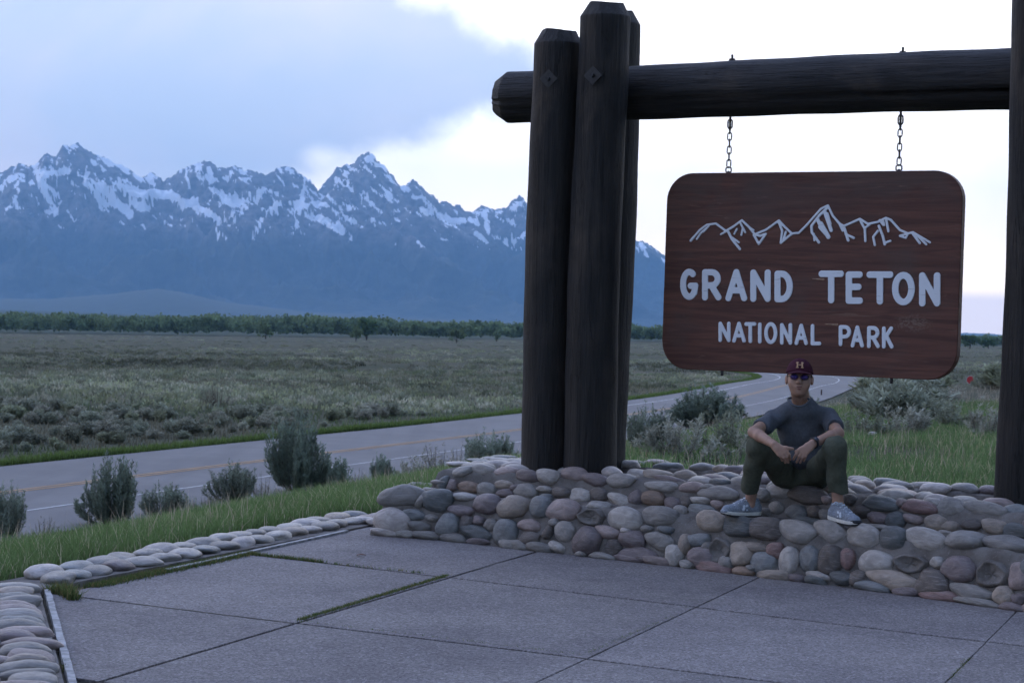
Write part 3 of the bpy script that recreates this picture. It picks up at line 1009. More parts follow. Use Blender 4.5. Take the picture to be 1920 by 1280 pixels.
def hit_wall(px, py):
    r = ray(px, py)
    Y = np.arange(10.6, 16.8, 0.006)
    x = r[0] * Y; z = EYE + r[2] * Y
    g = z - wall_z(x, Y)
    i = int(np.argmax(g < 0))
    if g[i] >= 0: return None
    p = np.array([x[i], Y[i], z[i]])
    s, n = wall_sn(p[0], p[1])
    return p, float(s), float(n)


gs = np.arange(-0.25, 6.6, 0.026); gn = np.concatenate([np.arange(-0.02, 0.5, 0.016), np.arange(0.5, WDEP + .05, 0.035)])
S_, N_ = np.meshgrid(gs, gn, indexing='ij')
bx = np.interp(gs, WS, WBc[:, 0], left=None); by = np.interp(gs, WS, WBc[:, 1])
d0 = (WBc[1] - WBc[0]) / np.linalg.norm(WBc[1] - WBc[0])
bx = np.where(gs < 0, WBc[0, 0] + gs * d0[0], bx); by = np.where(gs < 0, WBc[0, 1] + gs * d0[1], by)
tx = np.gradient(bx, gs); ty = np.gradient(by, gs)
ker = np.ones(25) / 25
tx = np.convolve(np.pad(tx, 12, 'edge'), ker, 'valid'); ty = np.convolve(np.pad(ty, 12, 'edge'), ker, 'valid')
ln = np.hypot(tx, ty); tx /= ln; ty /= ln
WX = bx[:, None] - ty[:, None] * N_; WY = by[:, None] + tx[:, None] * N_
WZ = wall_z(WX, WY)
rough = (fbm(WX * 9, WY * 9 + WZ * 12, 4) - 0.5)
WZ = WZ + rough * 0.035 * (WZ > 0.02)
WX = WX + ty[:, None] * rough * 0.03; WY = WY - tx[:, None] * rough * 0.03
ns, nn = S_.shape; id_ = np.arange(ns * nn).reshape(ns, nn)
Q = np.stack([id_[:-1, :-1], id_[1:, :-1], id_[1:, 1:], id_[:-1, 1:]], -1).reshape(-1, 4)
wall = empty('stone_sign_base', (1.9, 12.6, 0))
tag(wall, 'low stepped planter of rounded river stones carrying the sign posts', 'stone wall')
wi = Matrix.Translation((-1.9, -12.6, 0))
core = link('mortar_core', np_mesh('mortar_core', np.stack([WX - 1.9, WY - 12.6, WZ], -1).reshape(-1, 3), Q, None, True), M['mortar'], wall)

T1 = [(675, 530, 410, 215, -5, 'g'), (1060, 580, 270, 235, 0, 's'), (890, 565, 80, 190, 35, 'g'), (975, 465, 190, 60, 0, 'l'), (805, 410, 170, 60, -5, 'g'),
      (950, 420, 180, 55, 0, 'g'), (1120, 385, 90, 160, 25, 'b'), (1215, 405, 95, 115, 0, 'n'), (1390, 430, 210, 115, 0, 'o'), (1590, 470, 190, 150, 0, 'g'),
      (1780, 405, 190, 90, 0, 't'), (1340, 540, 260, 105, 3, 'l'), (1600, 610, 270, 205, 0, 'p'), (1310, 680, 260, 110, 5, 'p'), (545, 810, 330, 260, 0, 'w'),
      (775, 730, 220, 115, 0, 'b'), (985, 770, 120, 80, 0, 'g'), (850, 860, 210, 120, 0, 'g'), (1165, 850, 210, 235, 0, 'b'), (1370, 810, 140, 130, 0, 'd'),
      (1505, 790, 115, 90, 0, 'p'), (1480, 940, 330, 175, 5, 's'), (1640, 840, 140, 130, 0, 'g'), (1800, 930, 240, 265, 0, 'b'), (205, 890, 320, 115, -3, 'w'),
      (500, 925, 270, 95, 0, 'w'), (700, 940, 190, 80, 0, 'l'), (930, 950, 270, 95, 3, 'g'), (1230, 1015, 270, 115, 5, 'g'), (1500, 1035, 230, 75, -3, 'p'),
      (1830, 1085, 190, 105, 0, 'g'), (200, 790, 230, 85, -8, 'w'), (380, 755, 160, 65, -15, 'w'), (360, 810, 150, 55, -10, 'w'),
      (1300, 180, 230, 80, -8, 'w'), (1545, 250, 250, 120, 3, 'l'), (1490, 185, 140, 55, 0, 'l'), (1530, 150, 240, 65, 5, 's'), (1610, 125, 150, 55, -5, 'l'),
      (1750, 155, 230, 90, 3, 'l'), (1780, 105, 230, 55, 3, 's'), (1800, 265, 240, 110, 0, 'n'), (1075, 375, 180, 45, 0, 'w'), (1800, 500, 190, 90, 0, 'p'), (1330, 255, 190, 110, -12, 'm')]
T2 = [(170, 185, 235, 120, 0, 'p'), (405, 195, 235, 140, 0, 'l'), (690, 185, 270, 150, 0, 'n'), (915, 235, 255, 140, 0, 'p'), (1180, 245, 260, 150, 0, 'l'),
      (265, 120, 190, 45, 0, 'g'), (160, 355, 240, 150, 5, 'g'), (355, 335, 155, 70, 0, 'l'), (540, 375, 190, 120, 0, 'd'), (745, 410, 200, 150, 0, 'l'),
      (950, 400, 180, 150, 0, 'd'), (15, 530, 315, 235, 5, 't'), (310, 530, 230, 215, 0, 'b'), (555, 570, 310, 215, 0, 'n'), (1230, 655, 320, 225, 0, 'l'),
      (1605, 630, 370, 200, 0, 'g'), (370, 430, 140, 80, 0, 'b'), (1180, 460, 230, 140, 8, 'l'), (1360, 435, 140, 160, 0, 'p'), (1550, 440, 235, 150, 0, 'o'),
      (1760, 500, 170, 160, 0, 'p'), (950, 515, 230, 65, 0, 'm'), (205, 730, 230, 125, 5, 'n'), (405, 800, 90, 160, 20, 'd'), (585, 810, 200, 205, 0, 'l'),
      (820, 910, 290, 270, 5, 'p'), (1045, 800, 250, 130, 5, 'n'), (1320, 885, 270, 165, 0, 'p'), (1245, 790, 120, 65, 5, 'w'), (1480, 770, 140, 75, 0, 'g'),
      (1690, 780, 160, 75, 0, 'b'), (1620, 905, 280, 190, 0, 'g'), (200, 880, 220, 145, 0, 'd'), (490, 960, 190, 95, 15, 'l'), (1110, 985, 160, 180, 0, 'd'),
      (1390, 1055, 370, 150, 0, 'p'), (1270, 1110, 290, 85, 0, 'p'), (1600, 1150, 290, 100, 5, 'n'), (1780, 1065, 180, 205, 10, 'l'), (760, 1055, 110, 65, 0, 'l'),
      (300, 1005, 260, 110, 3, 'g'), (60, 970, 220, 115, 3, 'g'), (990, 1100, 260, 80, 3, 'm'), (1350, 55, 180, 85, 0, 's'), (1590, 60, 240, 120, 0, 'n'),
      (1720, 230, 300, 70, 5, 'p'), (1650, 310, 300, 110, 0, 'm'), (60, 330, 120, 90, 0, 'p'), (1850, 600, 140, 200, 0, 'g'), (470, 700, 110, 90, 10, 'm')]
T3 = [(20, 790, 110, 170, 0, 't'), (160, 755, 175, 115, -5, 'b'), (185, 910, 210, 175, 0, 'p'), (235, 820, 100, 90, 0, 'g'), (265, 585, 235, 175, 0, 't'),
      (510, 620, 250, 175, 0, 's'), (770, 640, 280, 190, 0, 'd'), (1060, 670, 310, 195, 3, 'l'), (1370, 680, 255, 195, 3, 'l'), (540, 880, 190, 195, -10, 't'),
      (660, 820, 220, 100, -4, 't'), (860, 845, 145, 135, 0, 'r'), (745, 960, 225, 185, 0, 'b'), (985, 960, 160, 235, 8, 'l'), (1170, 930, 165, 215, 0, 'b'),
      (1370, 945, 195, 255, 0, 'd'), (1530, 925, 110, 165, 0, 'r'), (275, 1030, 290, 100, 3, 'r'), (560, 1060, 190, 80, 5, 'o'), (850, 1090, 280, 95, -3, 't'),
      (1240, 1145, 170, 85, 5, 's'), (1070, 1110, 140, 75, 0, 'p'), (1470, 1100, 200, 120, 0, 's'), (1250, 1085, 200, 75, 5, 'l'), (40, 1010, 120, 95, 0, 'g'),
      (95, 265, 195, 95, -3, 'n'), (200, 205, 260, 95, -5, 'l'), (355, 225, 210, 70, 0, 's'), (240, 265, 110, 55, 0, 'g'), (340, 320, 310, 120, 0, 'm'),
      (170, 390, 150, 70, 0, 'l'), (40, 400, 110, 105, 0, 'd'), (170, 475, 230, 95, 0, 'b'), (330, 430, 110, 85, 0, 'n'), (880, 305, 200, 120, -5, 'l'),
      (1150, 340, 300, 160, 3, 'd'), (865, 455, 115, 105, 0, 'l'), (1045, 500, 160, 135, 3, 'b'), (1215, 495, 115, 105, 0, 'd'), (760, 500, 110, 85, 0, 'g'),
      (1330, 380, 80, 75, 0, 'n'), (1160, 580, 250, 75, 5, 's'), (1320, 520, 110, 110, 0, 'g'), (1550, 380, 90, 105, 0, 'd'), (740, 340, 130, 110, 0, 'g'), (560, 470, 200, 120, 0, 'd'),
      (930, 590, 120, 60, 0, 'd'), (640, 1010, 90, 60, 0, 'm'), (400, 960, 130, 110, 0, 'm')]
T4 = [(240, 290, 260, 125, 3, 's'), (410, 290, 60, 75, 0, 'n'), (570, 320, 255, 115, 3, 'r'), (840, 320, 210, 145, 0, 'g'), (680, 290, 130, 80, 0, 'l'),
      (1140, 350, 320, 120, 3, 'g'), (1400, 360, 190, 105, 0, 'b'), (980, 325, 100, 65, 0, 'g'), (60, 370, 150, 95, 0, 'd'), (215, 420, 160, 105, 0, 'p'),
      (370, 440, 150, 150, 0, 's'), (525, 430, 150, 70, 5, 'n'), (705, 465, 170, 130, 0, 't'), (835, 495, 120, 85, 0, 't'), (1020, 475, 150, 90, 0, 'd'),
      (1220, 495, 190, 115, 3, 't'), (1400, 540, 190, 135, 0, 's'), (200, 500, 220, 60, 0, 'l'), (800, 560, 130, 65, 0, 'l'), (85, 570, 240, 175, 0, 'l'),
      (340, 590, 220, 185, 0, 's'), (625, 610, 310, 170, 5, 'l'), (970, 630, 330, 210, 0, 'g'), (1320, 660, 400, 200, 5, 'g'), (195, 805, 270, 170, 5, 'l'),
      (720, 800, 95, 95, 0, 'l'), (900, 860, 240, 210, 0, 'p'), (1420, 920, 150, 205, 0, 'n'), (340, 955, 370, 165, 0, 't'), (675, 970, 240, 205, 0, 'd'),
      (1010, 1055, 330, 135, 3, 'g'), (1285, 1085, 145, 160, 0, 't'), (45, 930, 130, 135, 0, 'd'), (165, 1040, 290, 85, 3, 'b'), (460, 1065, 210, 90, 0, 'p'),
      (740, 1105, 310, 100, 3, 'r'), (1060, 1150, 360, 70, 3, 'g'), (1370, 1190, 200, 85, 3, 'p'), (1430, 1120, 100, 105, 0, 'p'),
      (1600, 330, 260, 120, 0, 'l'), (1600, 480, 240, 150, 0, 'p'), (1650, 640, 260, 190, 0, 't'), (1600, 860, 240, 210, 0, 'b'), (1640, 1070, 250, 190, 0, 'g'), (1560, 1230, 230, 90, 0, 'n'),
      (1900, 420, 260, 130, 0, 's'), (1900, 580, 230, 160, 0, 'n'), (1930, 790, 270, 220, 0, 'l'), (1900, 1010, 250, 200, 0, 'd'), (1900, 1220, 260, 150, 0, 'p')]
n_face = 0
for T, ox, oy, sc in ((T1, 640, 840, 5.82), (T2, 960, 860, 5.82), (T3, 1280, 860, 4.92), (T4, 1600, 880, 4.572)):
    for x, y, wd, hg, ro, col in T:
        px, py = ox + x / sc, oy + y / sc
        h = hit_wall(px, py)
        if h is None:
            p = onz(px, py, 0.03); s, n = [float(q) for q in wall_sn(p[0], p[1])]
        else: p, s, n = h
        i = int(np.clip(np.searchsorted(WS, s) - 1, 0, len(WBc) - 2))
        tv = (WBc[i + 1] - WBc[i]); tv /= np.linalg.norm(tv); nv = np.array([tv[1], -tv[0]])
        mpp = p[1] / FPX
        a = wd / sc * mpp * 0.5 / 0.87; b = hg / sc * mpp * 0.5
        face = (n < 0.16) or (0.27 < n < 0.50)
        if face:
            dpt = min(max(0.05, 0.85 * min(a, b)), 0.10)
            c = p - np.array([nv[0], nv[1], 0]) * dpt * 0.10
            if n < 0.02 and p[2] < 0.06: c[2] = max(c[2], b * 0.55)
            put_stone(c - (1.9, 12.6, 0), (tv[0], tv[1], 0), (nv[0] * .95, nv[1] * .95, 0.22), (0, 0, 1), (a * 1.18, dpt, b * 1.18), col, wall, math.radians(ro))
        else:
            hh = max(0.03, b * 0.75)
            c = p + np.array([0, 0, hh * 0.15])
            put_stone(c - (1.9, 12.6, 0), (tv[0], tv[1], 0), (nv[0], nv[1], 0), (0, 0, 1), (a * 1.10, min(a * 0.8, 0.12), hh * 1.1), col, wall, math.radians(ro) * .3)
        n_face += 1

# flat cobbles paving the top of the base
occ = []
cnt = 0
for tr in range(6000):
    if cnt >= 92: break
    s = random.uniform(0.55, 5.6); n = random.uniform(0.52, WDEP - 0.12)
    i = int(np.clip(np.searchsorted(WS, s) - 1, 0, len(WBc) - 2))
    tv = (WBc[i + 1] - WBc[i]); tv /= np.linalg.norm(tv)
    b0 = WBc[i] + tv * (s - WS[i]); xy = b0 + np.array([-tv[1], tv[0]]) * n
    inpit = any(((xy - c) @ WT / (a * 1.05)) ** 4 + ((xy - c) @ WNI / (b * 1.12)) ** 4 < 1.0 for c, a, b, dep in PITS)
    if inpit: continue
    a = random.uniform(0.085, 0.15); b = a * random.uniform(0.6, 0.8)
    if any((abs((xy - q) @ tv) / (a + qa)) ** 2 + (abs((xy - q) @ np.array([-tv[1], tv[0]])) / (b + qb)) ** 2 < 0.78 for q, qa, qb in occ): continue
    z = float(wall_z(xy[0], xy[1]))
    if z < 0.3: continue
    occ.append((xy, a, b)); cnt += 1
    ro = random.uniform(-.5, .5); ax = (tv[0] * math.cos(ro) - tv[1] * math.sin(ro), tv[0] * math.sin(ro) + tv[1] * math.cos(ro), random.uniform(-.08, .08))
    ay = (-ax[1], ax[0], random.uniform(-.08, .08))
    put_stone((xy[0] - 1.9, xy[1] - 12.6, z + 0.008), ax, ay, (0, 0, 1), (a, b, random.uniform(.038, .055)), random.choice('lwwglnngtlbp'), wall)

# sockets where stones have fallen out: a mortar lip round a shallow hollow
def socket(px, py, wpx, hpx, ro=0.0):
    h = hit_wall(px, py)
    p, s, n = h
    i = int(np.clip(np.searchsorted(WS, s) - 1, 0, len(WBc) - 2))
    tv = (WBc[i + 1] - WBc[i]); tv /= np.linalg.norm(tv); nv = np.array([tv[1], -tv[0], 0.2]); nv /= np.linalg.norm(nv)
    tv3 = np.array([tv[0], tv[1], 0]); up = np.cross(tv3, nv) ; up *= np.sign(up[2])
    mpp = p[1] / FPX; a = wpx * mpp / 2 / .87; b = hpx * mpp / 2
    V = []; F = []; K = 28
    prof_ = [(0.0, 0.012), (0.45, 0.016), (0.75, 0.026), (0.92, 0.034), (1.02, 0.040), (1.14, 0.034), (1.30, 0.010), (1.36, -0.03)]
    for q, (rr, hh) in enumerate(prof_):
        for k in range(K):
            th = 6.2832 * k / K
            wob = 1 + 0.07 * math.sin(3 * th + px) + 0.04 * math.sin(7 * th)
            V.append(p + tv3 * a * rr * wob * math.cos(th) + up * b * rr * wob * math.sin(th) + nv * (hh + 0.004 * math.sin(5 * th + q)) - (1.9, 12.6, 0))
    for q in range(len(prof_) - 1):
        for k in range(K):
            F.append((q * K + k, q * K + (k + 1) % K, (q + 1) * K + (k + 1) % K, (q + 1) * K + k))
    me = py_mesh('empty_socket', V, F, True)
    link('empty_socket', me, M['mortar'], wall)


for sx_ in ((1110, 970, 40, 26), (1709, 1057, 50, 28), (1862, 1077, 48, 40), (1352, 1033, 34, 40)):
    socket(*sx_)

# ---- kerb of flat stones along the grass
kerb = empty('kerb')
tag(kerb, 'mortared edging of flat river stones round the plaza', None, None, 'structure')
link('mortar_bed', prism('mortar_bed', [np.array(p) for p in ((-2.62, 10.98), (-0.88, 15.30), (-1.24, 15.42), (-2.96, 11.16))], -0.2, 0.012, .01), M['mortar'], kerb)
link('mortar_bed', prism('mortar_bed', [np.array(p) for p in ((-2.66, 10.98), (-3.26, 10.85), (-2.2, 7.0), (-1.58, 7.2))], -0.2, 0.010, .01), M['mortar'], kerb)
k0 = np.array([-2.60, 11.08]); k1 = np.array([-0.99, 15.18]); kd = (k1 - k0); kl = np.linalg.norm(kd); kd /= kl; kn_ = np.array([-kd[1], kd[0]])
for row, (off, ln_) in enumerate(((0.10, 0.12), (0.265, 0.13))):
    s = 0.06 + 0.07 * row
    while s < kl + (0.1 if row else -0.02):
        L = ln_ * random.uniform(0.85, 1.25)
        c = k0 + kd * (s + L) + kn_ * (off + random.uniform(-.02, .02))
        rr = random.uniform(-.35, .35)
        ax = kd * math.cos(rr) + kn_ * math.sin(rr)
        put_stone((c[0], c[1], 0.022 + 0.012 * (row == 1)), (ax[0], ax[1], random.uniform(-.06, .06)), (-ax[1], ax[0], 0), (0, 0, 1),
                  (L, random.uniform(.08, .105), random.uniform(.034, .048)), random.choice('lglgtbgnlwgp'), kerb)
        s += 2 * L * random.uniform(.90, 1.0)
k0 = np.array([-2.66, 10.90]); k1 = np.array([-1.62, 7.25]); kd = (k1 - k0); kl = np.linalg.norm(kd); kd /= kl; kn_ = np.array([kd[1], -kd[0]])
if kn_[0] > 0: kn_ = -kn_
for row, off in enumerate((0.12, 0.34, 0.54)):
    s = 0.02 + 0.05 * row
    while s < kl:
        b = random.uniform(.055, .095); a = random.uniform(.09, .155)
        c = k0 + kd * (s + b) + kn_ * (off + random.uniform(-.03, .03))
        rr = random.uniform(-.3, .3); ax = kn_ * math.cos(rr) + kd * math.sin(rr)
        put_stone((c[0], c[1], 0.018), (ax[0], ax[1], random.uniform(-.06, .06)), (-ax[1], ax[0], 0), (0, 0, 1), (a, b, random.uniform(.035, .055)),
                  random.choice('bglbgntpg'), kerb)
        s += 2 * b * random.uniform(1.0, 1.25)
# ================================================================== the sign and its log frame
BP = np.array([0.61, 14.65]); BD = np.array([0.87, -0.49]); BD /= np.linalg.norm(BD); BN = np.array([BD[1], -BD[0]])   # BN towards the viewer
BROT = math.atan2(BD[1], BD[0])
frame = empty('log_sign_frame', (BP[0], BP[1], 0), BROT)
tag(frame, 'massive dark log frame of upright posts and a crossbeam holding the sign', 'sign frame')


def loc_b(x, y):
    d = np.array([x, y]) - BP
    return d @ BD, d @ np.array([-BD[1], BD[0]])


def log_mesh(name, length, r0, r1, sides=40, cham=0.07, seed=0, axis='z', split=0, both=True, cuts=9):
    """a hewn log with chamfered ends; r0 at start, r1 at end"""
    rs = random.Random(seed)
    zs = [0.0] + ([cham] if both else []) + list(np.linspace(cham * 1.3, length - cham * 1.3, 46)) + [length - cham, length]
    V = []; F = []
    ph = [rs.uniform(0, 6.28) for _ in range(8)]
    facets = cuts
    for z in zs:
        t = z / length; r = r0 + (r1 - r0) * t
        endf = 1.0
        if z == length: endf = 0.70
        if both and z == 0.0: endf = 0.70
        cx = 0.010 * math.sin(2.1 * t * 3 + ph[0]); cy = 0.010 * math.sin(1.7 * t * 3 + ph[1])
        for k in range(sides):
            th = 6.28318 * k / sides
            rr = r * (1 + 0.018 * math.sin(3 * th + ph[2] + 1.3 * t) + 0.012 * math.sin(5 * th + ph[3] - 2 * t) + 0.010 * math.sin(9 * t * length + 2 * th + ph[4]))
            # drying check: a narrow groove that wanders along the log
            for q in range(split):
                tc = ph[5 + q] + 0.25 * math.sin(2.0 * t + q)
                dd = abs((th - tc + math.pi) % 6.28318 - math.pi)
                if dd < 0.10: rr -= 0.028 * (1 - dd / 0.10)
            ez = 0.0
            if endf < 1:
                fa = 2 * math.pi / facets; tl = (th + ph[7]) % fa - fa / 2
                rr = rr * endf / math.cos(tl) * math.cos(fa / 2)
                ez = 0.008 * math.sin(2 * th + ph[6])
            V.append((cx + rr * math.cos(th), cy + rr * math.sin(th), z + ez))
    n = len(zs)
    for i in range(n - 1):
        for k in range(sides):
            F.append((i * sides + k, i * sides + (k + 1) % sides, (i + 1) * sides + (k + 1) % sides, (i + 1) * sides + k))
    F.append(tuple(range(sides))[::-1]); F.append(tuple((n - 1) * sides + k for k in range(sides)))
    me = py_mesh(name, V, F, True)
    me.polygons[len(F) - 1].use_smooth = False; me.polygons[len(F) - 2].use_smooth = False
    for p in me.polygons:
        i = p.index // sides
        if i >= n - 2 or (both and i == 0): p.use_smooth = False
    return me


def post(x, y, z0, z1, r0, r1, seed):
    lx, ly = loc_b(x, y)
    o = link('post', log_mesh('post', z1 - z0, r0, r1, 40, 0.10, seed, both=False, cuts=8), M['log'], frame)
    o.location = (lx, ly, z0)
    return o


p_mid = post(0.605, 14.19, 0.20, 3.985, 0.197, 0.186, 3)
p_left = post(0.272, 14.38, 0.20, 3.80, 0.186, 0.180, 4)
p_back = post(0.742, 15.05, 0.15, 4.07, 0.185, 0.185, 5)
p_r1 = post(3.405, 12.61, 0.20, 3.98, 0.195, 0.180, 6)
p_r2 = post(3.75, 12.44, 0.20, 3.80, 0.186, 0.180, 7)
p_r3 = post(3.86, 13.30, 0.15, 4.05, 0.185, 0.180, 8)
bl = 5.6
beam = link('beam', log_mesh('beam', bl, 0.198, 0.214, 48, 0.10, 21, split=2, cuts=10), M['log'], frame)
beam.rotation_euler = (0, math.pi / 2, 0)
beam.location = (-0.88, 0, 3.375)


def bolt_plate(parent, ang, zc, r):
    bm = bmesh.new()
    g = bmesh.ops.create_cube(bm, size=1.0)
    bmesh.ops.scale(bm, vec=(0.10, 0.012, 0.10), verts=bm.verts)
    bmesh.ops.rotate(bm, verts=bm.verts, cent=(0, 0, 0), matrix=Matrix.Rotation(math.pi / 4, 3, 'Y'))
    o = link('bolt_plate', bm_mesh('bolt_plate', bm), M['plate'], parent)
    o.location = (r * math.cos(ang), r * math.sin(ang), zc); o.rotation_euler = (0, 0, ang + math.pi / 2)
    bm = bmesh.new()
    bmesh.ops.create_cone(bm, cap_ends=True, segments=6, radius1=0.017, radius2=0.015, depth=0.03)
    bmesh.ops.rotate(bm, verts=bm.verts, cent=(0, 0, 0), matrix=Matrix.Rotation(math.pi / 2, 3, 'X'))
    bmesh.ops.translate(bm, verts=bm.verts, vec=(0, -0.016, 0))
    link('bolt', bm_mesh('bolt', bm), M['metal'], o)


bolt_plate(p_mid, -math.pi / 2 + BROT * -0.9 - 0.35, 3.23, 0.197)
bolt_plate(p_left, -math.pi / 2 + BROT * -0.9 - 0.30, 3.22, 0.186)
bm = bmesh.new(); bmesh.ops.create_cube(bm, size=1.0); bmesh.ops.scale(bm, vec=(0.06, 0.006, 0.17), verts=bm.verts)
mk = link('red_tag', bm_mesh('red_tag', bm), M['redmark'], p_r1)
aa = -1.62
mk.location = (0.190 * math.cos(aa), 0.190 * math.sin(aa), 3.02 - 0.2); mk.rotation_euler = (0, 0, aa + math.pi / 2)
mk['label'] = 'small red sticker on the post'

# eye bolts through the beam
TCH = (1.079, 2.370)
for tt in TCH:
    bm = bmesh.new()
    bmesh.ops.create_cone(bm, cap_ends=True, segments=8, radius1=0.009, radius2=0.009, depth=0.56)
    o = link('eye_bolt_rod', bm_mesh('eye_bolt_rod', bm), M['metal'], frame); o.location = (tt, 0, 3.35)
    bm = bmesh.new()
    bmesh.ops.create_cone(bm, cap_ends=True, segments=6, radius1=0.024, radius2=0.024, depth=0.02)
    o = link('bolt_nut', bm_mesh('bolt_nut', bm), M['metal'], frame); o.location = (tt, 0, 3.59)


# ---- hanging board
SGN_W, SGN_H, SGN_T = 2.237, 1.452, 0.075
sgn_c = BP + BD * ((0.628 + 2.865) / 2 - 0.024)
SZ = 2.035
sign = empty('park_sign', (sgn_c[0], sgn_c[1], SZ), BROT)
tag(sign, 'brown wooden hanging sign reading GRAND TETON NATIONAL PARK with white mountain outline', 'sign')


def rrect(wd, hg, r, n=10):
    o = []
    for cx, cz, a0 in ((wd / 2 - r, hg / 2 - r, 0), (-wd / 2 + r, hg / 2 - r, 90), (-wd / 2 + r, -hg / 2 + r, 180), (wd / 2 - r, -hg / 2 + r, 270)):
        for k in range(n + 1):
            a = math.radians(a0 + 90 * k / n); o.append((cx + r * math.cos(a), cz + r * math.sin(a)))
    return o


# seven laminated boards, each cut to the rounded outline
out_ = [np.array(p) for p in rrect(SGN_W, SGN_H, 0.205)]
edges_z = [-SGN_H / 2 - 1, -0.55, -0.345, -0.12, 0.085, 0.30, 0.515, SGN_H / 2 + 1]
for i in range(7):
    q = out_
    def cl(q, z, keep_above):
        r = []
        for a, b in zip(q, q[1:] + q[:1]):
            da = (a[1] - z) * (1 if keep_above else -1); db = (b[1] - z) * (1 if keep_above else -1)
            if da >= 0: r.append(a)
            if (da >= 0) != (db >= 0): r.append(a + (b - a) * da / (da - db))
        return r
    q = cl(q, edges_z[i], True); q = cl(q, edges_z[i + 1], False)
    bm = bmesh.new(); n = len(q); c = sum(q) / n
    ff = SGN_T / 2 + random.uniform(-.0012, .0012)
    def onedge(p): return min(abs(p[1] - edges_z[i]), abs(p[1] - edges_z[i + 1])) < 1e-6
    fr_ = [bm.verts.new((p[0] * 0.9955, -ff, p[1] if onedge(p) else p[1] * 0.9935)) for p in q]
    f2 = [bm.verts.new((p[0], -ff + 0.006, p[1])) for p in q]
    bk = [bm.verts.new((p[0], SGN_T / 2, p[1])) for p in q]
    bm.faces.new(fr_); bm.faces.new(bk[::-1])
    for k in range(n):
        j = (k + 1) % n
        bm.faces.new((fr_[k], f2[k], f2[j], fr_[j])); bm.faces.new((f2[k], bk[k], bk[j], f2[j]))
    bmesh.ops.recalc_face_normals(bm, faces=bm.faces)
    link('board', bm_mesh('board', bm), M['board'], sign)


def sgn_xy(zx, zy):
    """position on the board's face of a point traced off the photograph's enlargement"""
    px, py = 1200 + zx / 2.6667, 300 + zy / 2.6667
    r = ray(px, py)
    p0 = np.array([sgn_c[0], sgn_c[1]]) + BN * (SGN_T / 2)
    n = BN
    Y = (p0 @ n) / (r[0] * n[0] + r[1] * n[1])
    p = np.array([r[0] * Y, Y])
    return (p - sgn_c) @ BD, EYE + r[2] * Y - SZ


def strokes(name, segs, parent, mat, h=0.0026, thick=0.008, y0=None):
    """raised letter from round-ended strokes; segs: (x0,z0,x1,z1,r0,r1)"""
    segs = np.array(segs)
    R = segs[:, 4:].max() + 3 * h
    lo = (min(segs[:, 0].min(), segs[:, 2].min()) - R, -thick - 3 * h, min(segs[:, 1].min(), segs[:, 3].min()) - R)
    hi = (max(segs[:, 0].max(), segs[:, 2].max()) + R, thick + 3 * h, max(segs[:, 1].max(), segs[:, 3].max()) + R)
    f = Field(lo, hi, h)
    _, (X, Y, Z) = f.win(lo, hi)
    d = np.full((X.shape[0], 1, Z.shape[2]), 1.0)
    for x0, z0, x1, z1, ra, rb in segs:
        dx, dz = x1 - x0, z1 - z0; L2 = max(dx * dx + dz * dz, 1e-12)
        t = np.clip(((X - x0) * dx + (Z - z0) * dz) / L2, 0, 1)
        d = np.minimum(d, np.hypot(X - x0 - t * dx, Z - z0 - t * dz) - (ra + (rb - ra) * t))
    qy = np.abs(Y) - thick
    full = np.maximum(d, qy) + 0 * (X + Y + Z)
    f.v[:] = full[:f.n[0], :f.n[1], :f.n[2]]
    me = f.mesh(name)
    o = link(name, me, mat, parent)
    o.location = (0, -SGN_T / 2 if y0 is None else y0, 0)
    return o


def arc(cx, cy, rx, ry, a0, a1, n=14):
    return [(cx + rx * math.cos(math.radians(a0 + (a1 - a0) * k / n)), cy + ry * math.sin(math.radians(a0 + (a1 - a0) * k / n))) for k in range(n + 1)]


def glyph(ch):
    """unit box, y up; list of polylines"""
    if ch == 'G': return [arc(.52, .5, .45, .5, 55, 320, 22), [(.88, .16), (.96, .44)], [(.96, .44), (.62, .44)]]
    if ch == 'R': return [[(.06, 0), (.06, 1)], [(.06, 1), (.5, 1)] + arc(.5, .74, .42, .26, 90, -90) + [(.06, .47)], [(.5, .46), (.97, 0)]]
    if ch == 'A': return [[(.02, 0), (.5, 1), (.98, 0)], [(.2, .3), (.8, .3)]]
    if ch == 'N': return [[(.05, 0), (.05, 1), (.95, 0), (.95, 1)]]
    if ch == 'D': return [[(.06, 0), (.06, 1), (.35, 1)] + arc(.35, .5, .6, .5, 90, -90) + [(.06, 0)]]
    if ch == 'T': return [[(0, 1), (1, 1)], [(.5, 1), (.5, 0)]]
    if ch == 'E': return [[(.92, 1), (.06, 1), (.06, 0), (.94, 0)], [(.06, .53), (.82, .53)]]
    if ch == 'O': return [arc(.5, .5, .47, .5, 0, 360, 28)]
    if ch == 'I': return [[(.5, 0), (.5, 1)]]
    if ch == 'L': return [[(.1, 1), (.1, 0), (.98, 0)]]
    if ch == 'P': return [[(.08, 0), (.08, 1)], [(.08, 1), (.5, 1)] + arc(.5, .72, .44, .28, 90, -90) + [(.08, .44)]]
    if ch == 'K': return [[(.08, 0), (.08, 1)], [(.92, 1), (.1, .38)], [(.38, .58), (.98, 0)]]
    if ch == 'H': return [[(.1, 0), (.1, 1)], [(.9, 0), (.9, 1)], [(.1, .5), (.9, .5)]]


def letter(ch, x0, x1, y0, y1, sw):
    hw = sw / 2
    segs = []
    for pl in glyph(ch):
        P = [sgn_xy(x0 + hw + (x1 - x0 - sw) * a, y1 - hw - (y1 - y0 - sw) * b) for a, b in pl]
        for (a, b), (c, d) in zip(P[:-1], P[1:]):
            segs.append((a, b, c, d, hw / 2.6667 * 0.00383, hw / 2.6667 * 0.00383))
    strokes('letter_' + ch.lower(), segs, sign, M['paint'])


